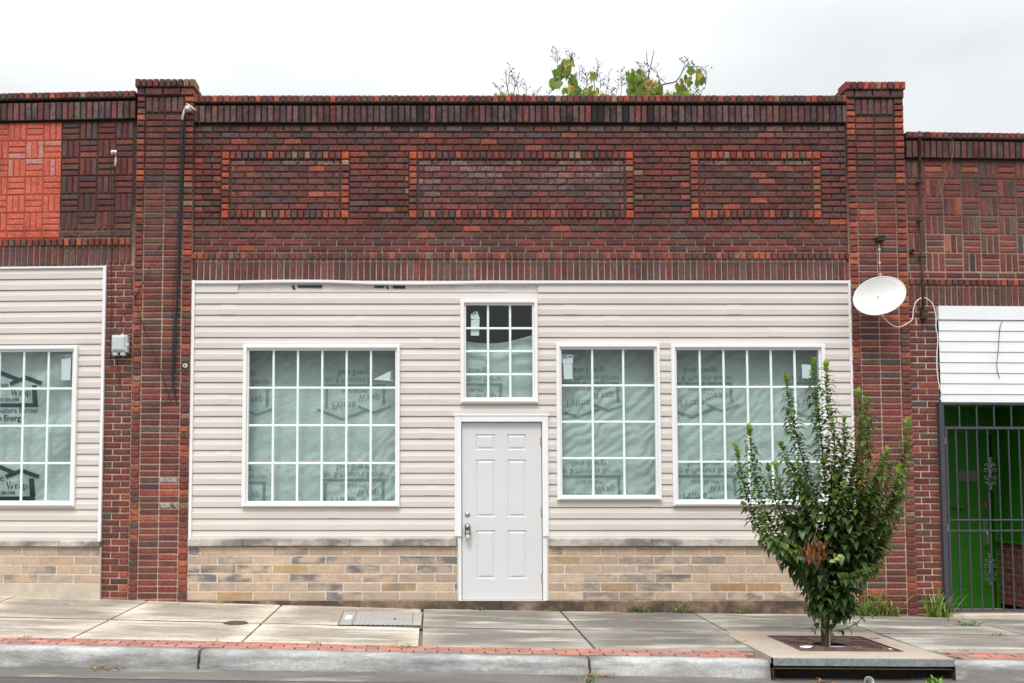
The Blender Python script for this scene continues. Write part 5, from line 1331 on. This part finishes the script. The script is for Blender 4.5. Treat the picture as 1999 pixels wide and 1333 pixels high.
def shoot(pts, tipnew=.35, L=.090, r0=.007, dens=.017, bright=1.0, bt_=.3):
    p = smooth(pts, 8); br.tube(p, [r0 * (1 - .8 * i / (len(p) - 1)) for i in range(len(p))], 5)
    tot = sum((b_ - a_).length for a_, b_ in zip(p, p[1:])); k = 0; run = 0; nxt = 0
    for a_, b_ in zip(p, p[1:]):
        sl = (b_ - a_).length; t_ = (b_ - a_).normalized()
        while nxt <= run + sl:
            f = (nxt - run) / sl; q = a_.lerp(b_, f); s_ = nxt / tot
            ang = k * R(90) + random.uniform(-.5, .5) + (0 if k % 2 else .2)
            u = t_.orthogonal().normalized(); w = t_.cross(u)
            for sg in (0, math.pi):
                dr = u * math.cos(ang + sg) + w * math.sin(ang + sg)
                e = max(0, (s_ - .88) / .12)
                d = dr * (1 - .5 * e) + t_ * (.25 + .9 * e) + Vector((0, 0, random.uniform(-.25, .15)))
                ll = L * (1.05 - .30 * s_ ** 4) * random.uniform(.62, 1.3)
                new = max(0, (s_ - (1 - tipnew)) / tipnew) if s_ > 1 - tipnew else 0
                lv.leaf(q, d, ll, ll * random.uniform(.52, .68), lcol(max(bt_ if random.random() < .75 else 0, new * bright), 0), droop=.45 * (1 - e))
            nxt += dens; k += 1
        run += sl
S = [([(1560, 1095, .05), (1500, 1060, .05), (1462, 985, .05), (1437, 875, .05)], .30), ([(1570, 1080, -.1), (1515, 1040, -.15), (1478, 950, -.15), (1462, 838, -.12)], .18),
     ([(1600, 1000, 0), (1565, 890, .0), (1545, 810, .02), (1533, 733, .0)], .22), ([(1612, 960, .1), (1602, 850, .1), (1592, 770, .08), (1589, 702, .08)], .25),
     ([(1630, 970, -.1), (1628, 850, -.1), (1616, 780, -.12), (1612, 712, -.12)], .2), ([(1650, 980, .1), (1672, 890, .15), (1682, 820, .15), (1675, 768, .12)], .2), ([(1655, 1000, -.1), (1688, 900, -.08), (1695, 835, -.1), (1690, 780, -.1)], .15),
     ([(1670, 1110, .1), (1730, 1040, .1), (1758, 940, .05), (1773, 822, .05)], .3), ([(1700, 1050, -.15), (1738, 990, -.2), (1757, 912, -.2)], .45), ([(1580, 1050, .2), (1540, 1000, .25), (1513, 912, .25)], .35),
     ([(1635, 960, 0), (1648, 880, 0), (1648, 818, 0)], .25), ([(1660, 1020, .2), (1705, 950, .25), (1733, 880, .28)], .12), ([(1600, 1010, -.2), (1555, 930, -.25), (1522, 868, -.25)], .1), ([(1680, 1000, -.2), (1715, 930, -.25), (1722, 890, -.2)], .1)]
for pts, tn in S: shoot([T3(*q) for q in pts], tn)
def inside(px, py):
    tab = [(880, 1560, 1705), (920, 1540, 1725), (980, 1525, 1740), (1030, 1508, 1738), (1065, 1500, 1735), (1095, 1528, 1710), (1120, 1556, 1690), (1160, 1562, 1682), (1200, 1572, 1672), (1225, 1590, 1655)]
    lo = interp([(a, b_) for a, b_, _ in tab], py); hi = interp([(a, c_) for a, _, c_ in tab], py); return lo, hi
S2 = [([(1640, 1040, .0), (1700, 1000, .0), (1728, 950, .0), (1738, 905, .0)], .1), ([(1640, 1060, -.2), (1705, 1030, -.25), (1742, 985, -.25), (1752, 945, -.25)], .1), ([(1590, 1060, .0), (1535, 1020, .0), (1508, 960, .0), (1500, 915, .0)], .1),
      ([(1595, 1090, -.25), (1535, 1075, -.3), (1500, 1050, -.3), (1483, 1015, -.3)], .1), ([(1640, 1110, .1), (1690, 1095, .0), (1722, 1075, -.1), (1738, 1040, -.1)], .1), ([(1640, 1130, -.2), (1690, 1120, -.3), (1720, 1100, -.3)], .05)]
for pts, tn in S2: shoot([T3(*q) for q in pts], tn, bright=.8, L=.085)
# upright shoots that fill the middle of the crown
for i in range(19):
    u = random.uniform(-1, 1); px = 1627 + u * 95; top = random.uniform(868, 965) + 55 * abs(u); dy = random.uniform(-.32, .32)
    bsx = 1614 + u * 38 + random.uniform(-8, 8); bsy = random.uniform(1030, 1090)
    shoot([T3(bsx, bsy, dy * .4), T3(bsx + (px - bsx) * .62, (bsy + top) / 2 + 12, dy * .9), T3(px, top, dy)], .16, L=random.uniform(.080, .10), r0=.006, dens=.026, bright=random.uniform(.7, 1.0))
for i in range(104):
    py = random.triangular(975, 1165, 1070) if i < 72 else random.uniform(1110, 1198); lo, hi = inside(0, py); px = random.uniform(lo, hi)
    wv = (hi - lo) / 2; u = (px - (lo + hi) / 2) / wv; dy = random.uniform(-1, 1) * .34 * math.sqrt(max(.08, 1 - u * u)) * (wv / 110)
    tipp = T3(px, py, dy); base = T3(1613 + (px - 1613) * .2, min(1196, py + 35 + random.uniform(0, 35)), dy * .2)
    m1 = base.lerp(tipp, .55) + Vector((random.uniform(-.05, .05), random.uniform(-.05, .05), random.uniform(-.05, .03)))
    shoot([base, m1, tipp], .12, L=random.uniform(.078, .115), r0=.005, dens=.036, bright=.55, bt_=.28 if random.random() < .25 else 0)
shoot([T3(1622, 1232, -.08), T3(1650, 1228, -.15), T3(1680, 1210, -.2), T3(1700, 1185, -.22), T3(1712, 1160, -.22)], .2, L=.075, r0=.006, dens=.075)
shoot([T3(1600, 1225, -.05), T3(1590, 1228, -.1), T3(1582, 1236, -.1)], .1, L=.07, r0=.005, dens=.05)
build('branches', br, m_twig, tree)
build('crown', lv, m_leaf, tree)
dd = MB(); hub = T3(1590, 1046, -.45)
dd.tube([T3(1600, 1020, -.2), hub], .003, 5, (.12, .1, .09))
for i in range(95):
    tq = random.gauss(0, 1); tgt = T3(1592 + 13 * tq, random.uniform(1056, 1092) - 3 * abs(tq), -.47 + random.uniform(-.08, .08))
    if i < 7: dd.tube([hub, hub.lerp(tgt, .5) + Vector((0, 0, .02)), tgt], .002, 4, (.15, .12, .1))
    dd.leaf(tgt, Vector((random.uniform(-.5, .5), random.uniform(-.4, .3), -1)), random.uniform(.05, .075), random.uniform(.022, .034), random.choice([(.25, .085, .022), (.16, .055, .018), (.34, .13, .035), (.08, .035, .018)]), fold=.35)
o = build('dead_leaf_cluster', dd, m_dead, tree); plabel(o, 'hanging cluster of dead orange brown leaves')
dd = MB()
for px, py in ((1631, 1091), (1638, 1085), (1622, 1096)): dd.leaf(T3(px - 4, py, -.38), Vector((.9, -.4, random.uniform(-.3, .2))), .065, .04, (.22, .34, .07), up=Vector((0, -.8, .5)))
o = build('pale_new_leaves', dd, m_leaf, tree); plabel(o, 'few pale yellow-green leaves')

# tree behind the building, only its top shows above the parapet
TB = 8.6
ct = P3(1180, 930, TB)
bt = thing('broadleaf_tree', 'tall broadleaf tree behind the middle building, its top rising over the parapet', 'tree', (ct.x, TB, gz(0, 0)))
tk = MB(); topz = Z(330, TB)
tk.tube(smooth([Vector((ct.x, TB, gz(0, 0) - .1)), Vector((ct.x + .1, TB, topz * .35)), Vector((ct.x - .05, TB, topz * .7)), Vector((ct.x, TB, topz))]), [.22 - .007 * i for i in range(19)], 10); build('trunk', tk, m_bark, bt)
bb, fl_, pods = MB(), MB(), MB()
def B3(px, py, dy=0): return P3(px, py, TB + dy)
hubp = Vector((ct.x, TB, topz))
def limb(pts, r0, r1=.006):
    p = smooth([B3(*q) for q in pts], 5); bb.tube(p, [r0 + (r1 - r0) * i / (len(p) - 1) for i in range(len(p))], 6)
for x, y in ((1000, 200), (1110, 200), (1165, 210), (1262, 205), (1340, 215), (1060, 215), (1220, 215)):
    bb.tube([hubp, hubp.lerp(B3(x, y), .6) + Vector((0, .2, -.2)), B3(x, y)], [.09, .05, .025], 7)
limb([(1110, 205), (1118, 165), (1100, 140), (1098, 118)], .022); limb([(1118, 170), (1112, 130), (1119, 100)], .012); limb([(1262, 205), (1264, 160), (1270, 130), (1277, 98)], .020); limb([(1266, 140), (1263, 115), (1262, 100)], .008)
limb([(1262, 190), (1290, 167), (1320, 158), (1335, 135), (1345, 122)], .018); limb([(1165, 205), (1160, 160), (1170, 125)], .009); limb([(1000, 205), (990, 170), (987, 135)], .010); limb([(1000, 195), (1008, 160), (1015, 140)], .006)
limb([(1320, 157), (1325, 168), (1330, 176)], .008); limb([(1340, 130), (1365, 130), (1380, 142)], .007)
def heart(p, L, col):
    """broad drooping heart-shaped leaf"""
    a = random.uniform(0, 2 * math.pi); d = Vector((math.cos(a) * .45, math.sin(a) * .45 - .15, -1)).normalized()
    x = d.cross(Vector((math.sin(a), -math.cos(a), .2))).normalized(); x = (x + Vector((.3, 0, 0))).normalized(); z = x.cross(d)
    w = L * .42
    pr = [(0, 0), (.55, -.08), (.95, .10), (1.0, .32), (.72, .62), (.30, .86), (0, 1.05)]
    R_ = [p + x * w * u + d * L * v + z * L * .10 * u * (1 - v) for u, v in pr]; L2 = [p - x * w * u + d * L * v + z * L * .10 * u * (1 - v) for u, v in pr[1:-1]]
    mid = [p + d * L * t for t in (.1, .32, .62)]
    fl_.mesh(R_ + L2 + mid, [(0, 1, 2, 12), (2, 3, 13, 12), (3, 4, 14, 13), (4, 5, 6, 14), (0, 12, 8, 7), (8, 12, 13, 9), (9, 13, 14, 10), (10, 14, 6, 11)], col, smooth=True)
    bb.tube([p, p - d * L * .35 + Vector((0, 0, L * .1))], .004, 4)
def clump(cx, cy, rx, ry, n, L=.178, yellow=.04):
    for _ in range(max(3, int(n * 1.15))):
        a = random.uniform(0, 2 * math.pi); r = 1.18 * math.sqrt(random.random()); px, py = cx + rx * r * math.cos(a), cy + ry * r * math.sin(a)
        c = random.choice([(.12, .20, .03), (.16, .25, .04), (.085, .15, .025), (.20, .28, .06)])
        if random.random() < yellow: c = (.46, .36, .04)
        heart(B3(px, py, random.uniform(-.45, .45)), L * random.uniform(.7, 1.2), c)
clump(1103, 128, 12, 12, 12); clump(1112, 118, 6, 5, 5); clump(1090, 145, 14, 14, 12); clump(1082, 152, 6, 8, 4); clump(1118, 165, 14, 18, 22); clump(1130, 180, 20, 10, 16, yellow=.2); clump(1160, 145, 8, 4, 7, .13); clump(1158, 178, 18, 10, 14, .14, .25)
clump(1246, 152, 18, 16, 26); clump(1256, 178, 30, 14, 40); clump(1280, 168, 12, 14, 14, .2, .2); clump(1232, 145, 8, 6, 5); clump(1352, 145, 18, 12, 14); clump(1368, 150, 10, 8, 7); clump(1335, 168, 14, 12, 14); clump(1325, 185, 26, 6, 18); clump(1350, 186, 14, 5, 8)
clump(978, 184, 10, 4, 7, .12); clump(1000, 185, 12, 4, 8, .12); clump(1040, 186, 20, 3, 6, .1); clump(1180, 186, 20, 3, 8, .12, .3)
def sprig(px, py, h, n):
    p0 = B3(px, py, random.uniform(-.3, .3)); p1 = B3(px + random.uniform(-8, 8), py - h, random.uniform(-.3, .3)); p1.y = p0.y; bb.tube([p0, p0.lerp(p1, .5) + Vector((.02, 0, 0)), p1], [.007, .005, .0035], 5)
    for i in range(n):
        t = random.uniform(.25, 1); q = p0.lerp(p1, t); s_ = random.choice((-1, 1)); ln = random.uniform(.05, .14) * (1.1 - t * .5); e = q + Vector((s_ * ln, random.uniform(-.05, .05), ln * random.uniform(.5, 1.1))); bb.tube([q, e], .0032, 4)
        if random.random() < .55:
            rr = random.uniform(.009, .017); pods.lathe([(0, -rr * 1.2), (rr, 0), (rr * .6, rr * .9), (0, rr * 1.5)], Matrix.Translation(e), 6, random.choice([(.06, .045, .035), (.10, .07, .04), (.05, .04, .035)]))
for px, py, h_, n_ in ((988, 185, 55, 16), (1003, 186, 48, 12), (978, 186, 36, 10), (1012, 180, 35, 8), (1027, 188, 20, 8), (1046, 188, 12, 6), (1068, 188, 14, 5), (1088, 140, 40, 14), (1084, 120, 26, 8), (1113, 118, 22, 9), (1122, 130, 36, 8), (1130, 155, 30, 10),
                       (1143, 180, 45, 16), (1146, 168, 42, 10), (1166, 145, 32, 8), (1172, 172, 30, 10), (1182, 185, 36, 14), (1192, 188, 26, 10), (1212, 186, 35, 16), (1222, 180, 28, 12), (1258, 150, 30, 10), (1246, 140, 18, 6), (1285, 150, 26, 8), (1300, 165, 25, 8), (1328, 148, 24, 9), (1344, 140, 18, 7), (1365, 142, 16, 6), (1378, 155, 18, 6), (1355, 188, 22, 9), (1366, 190, 14, 7), (1202, 186, 20, 9)): sprig(px, py, h_, n_)
for _ in range(75):
    a = random.uniform(0, 6.28); r = math.sqrt(random.random()); q = B3(1270 + 14 * r * math.cos(a), 167 + 11 * r * math.sin(a), -.5 - random.random() * .15); rr = random.uniform(.014, .022)
    pods.lathe([(0, -rr * 1.3), (rr, 0), (rr * .7, rr * .8), (0, rr * 1.4)], Matrix.Translation(q), 7, random.choice([(.42, .30, .10), (.36, .22, .08), (.5, .4, .16)]))
for _ in range(26):
    q = B3(random.uniform(1120, 1180), random.uniform(150, 184), -.4); rr = .014; pods.lathe([(0, -rr * 1.3), (rr, 0), (rr * .7, rr * .8), (0, rr * 1.4)], Matrix.Translation(q), 6, random.choice([(.30, .16, .06), (.40, .30, .10)]))
build('branches', bb, m_twig, bt); build('foliage', fl_, m_leafb, bt); sp_ = build('seed_pods', pods, m_pod, bt); sp_['kind'] = 'stuff'

# ================================================================== LITTER
def flat_bit(name, px, py, pts, m, label, cat, dz=.008, curl=.01, col=(1, 1, 1), gut=False):
    p = on_ground(px, py); mb = MB()
    if gut: p.z = interp(tabg, p.x) - .012
    c0 = p + Vector((0, 0, dz + curl)); q = [p + Vector((a, b_, dz + curl * random.random())) for a, b_ in pts]
    for i in range(len(q)): mb.face([c0, q[i], q[(i + 1) % len(q)]], col)
    solo(name, mb, m, label, cat)
def blob(rx, ry, n=9): return [(rx * math.cos(2 * math.pi * i / n) * random.uniform(.6, 1.1), ry * math.sin(2 * math.pi * i / n) * random.uniform(.6, 1.1)) for i in range(n)]
flat_bit('paper_scrap', 1576, 1266, blob(.085, .05), m_paper, 'crumpled white paper scrap on the tree grate', 'litter', curl=.02)
flat_bit('paper_scrap', 1750, 1262, blob(.025, .02), m_paper, 'tiny white scrap on the inlet slab right of the grate', 'litter')
flat_bit('paper_scrap', 1740, 1270, blob(.035, .02), m_paper, 'small white scrap by the front right grate corner', 'litter')
flat_bit('paper_scrap', 1832, 1282, blob(.05, .03), m_paper, 'flat white scrap at the right corner of the inlet slab', 'litter')
flat_bit('dry_leaf', 1850, 1222, blob(.05, .02), m_dead, 'curled dry leaf on the slab before the iron gate', 'leaf', col=(.42, .26, .10))
flat_bit('dry_leaf', 130, 1180, blob(.05, .015), m_dead, 'brown leaf on the slab under the left storefront', 'leaf', col=(.33, .15, .07))
for px, py, lb_ in ((1690, 1249, 'thin curved twig on the inlet slab right of the trunk'), (1520, 1222, 'straight pale twig on the slab left of the trunk')):
    p = on_ground(px, py); mb = MB(); c_ = .05 if px > 1600 else 0
    mb.tube([p + Vector((-.13, c_, .006)), p + Vector((0, -c_ * .3, .006)), p + Vector((.15, c_, .008))], .004, 5); solo('twig', mb, m_twig if px > 1600 else m_parge, lb_, 'twig')
p = Vector((X(1691, 1322, -3.02), -3.05, interp(tabg, 3.8) + .005)); mb = MB()
mx = Matrix.Translation(p) @ Matrix.Rotation(R(-62), 4, 'X') @ Matrix.Rotation(R(14), 4, 'Y')
mb.lathe([(.026, -.05), (.030, 0), (.036, .05), (.039, .052), (.036, .048), (.028, 0), (.0, -.046)], mx @ Matrix.Rotation(R(130), 4, 'X'), 18); solo('plastic_cup', mb, m_clear, 'discarded clear plastic cup lying in the mouth of the storm inlet', 'cup')
for px, py, lb_ in ((1605, 1329, 'heap of brown dead leaves in the gutter at the inlet'), (1172, 1305, 'brown leaf litter beside the weedy kerb joint'), (210, 1303, 'scattered brown leaves in the gutter at the left'), (10, 1298, 'orange leaf in the gutter at the far left')):
    p = P3(px, py, YF - .05); mb = MB(); nn = 1 if px == 10 else 16
    for i in range(nn):
        q = Vector((p.x + random.gauss(0, .07), YF - .05 + random.uniform(-.05, .03), 0)); q.z = interp(tabg, q.x) - .01 + random.uniform(.004, .02)
        mb.leaf(q, Vector((random.uniform(-1, 1), random.uniform(-.5, .3), random.uniform(-.1, .3))), random.uniform(.03, .06), .02, random.choice([(.30, .13, .05), (.22, .09, .04), (.40, .25, .10)]))
    solo('fallen_leaf' if nn == 1 else 'leaf_pile', mb, m_dead, lb_, 'leaves')
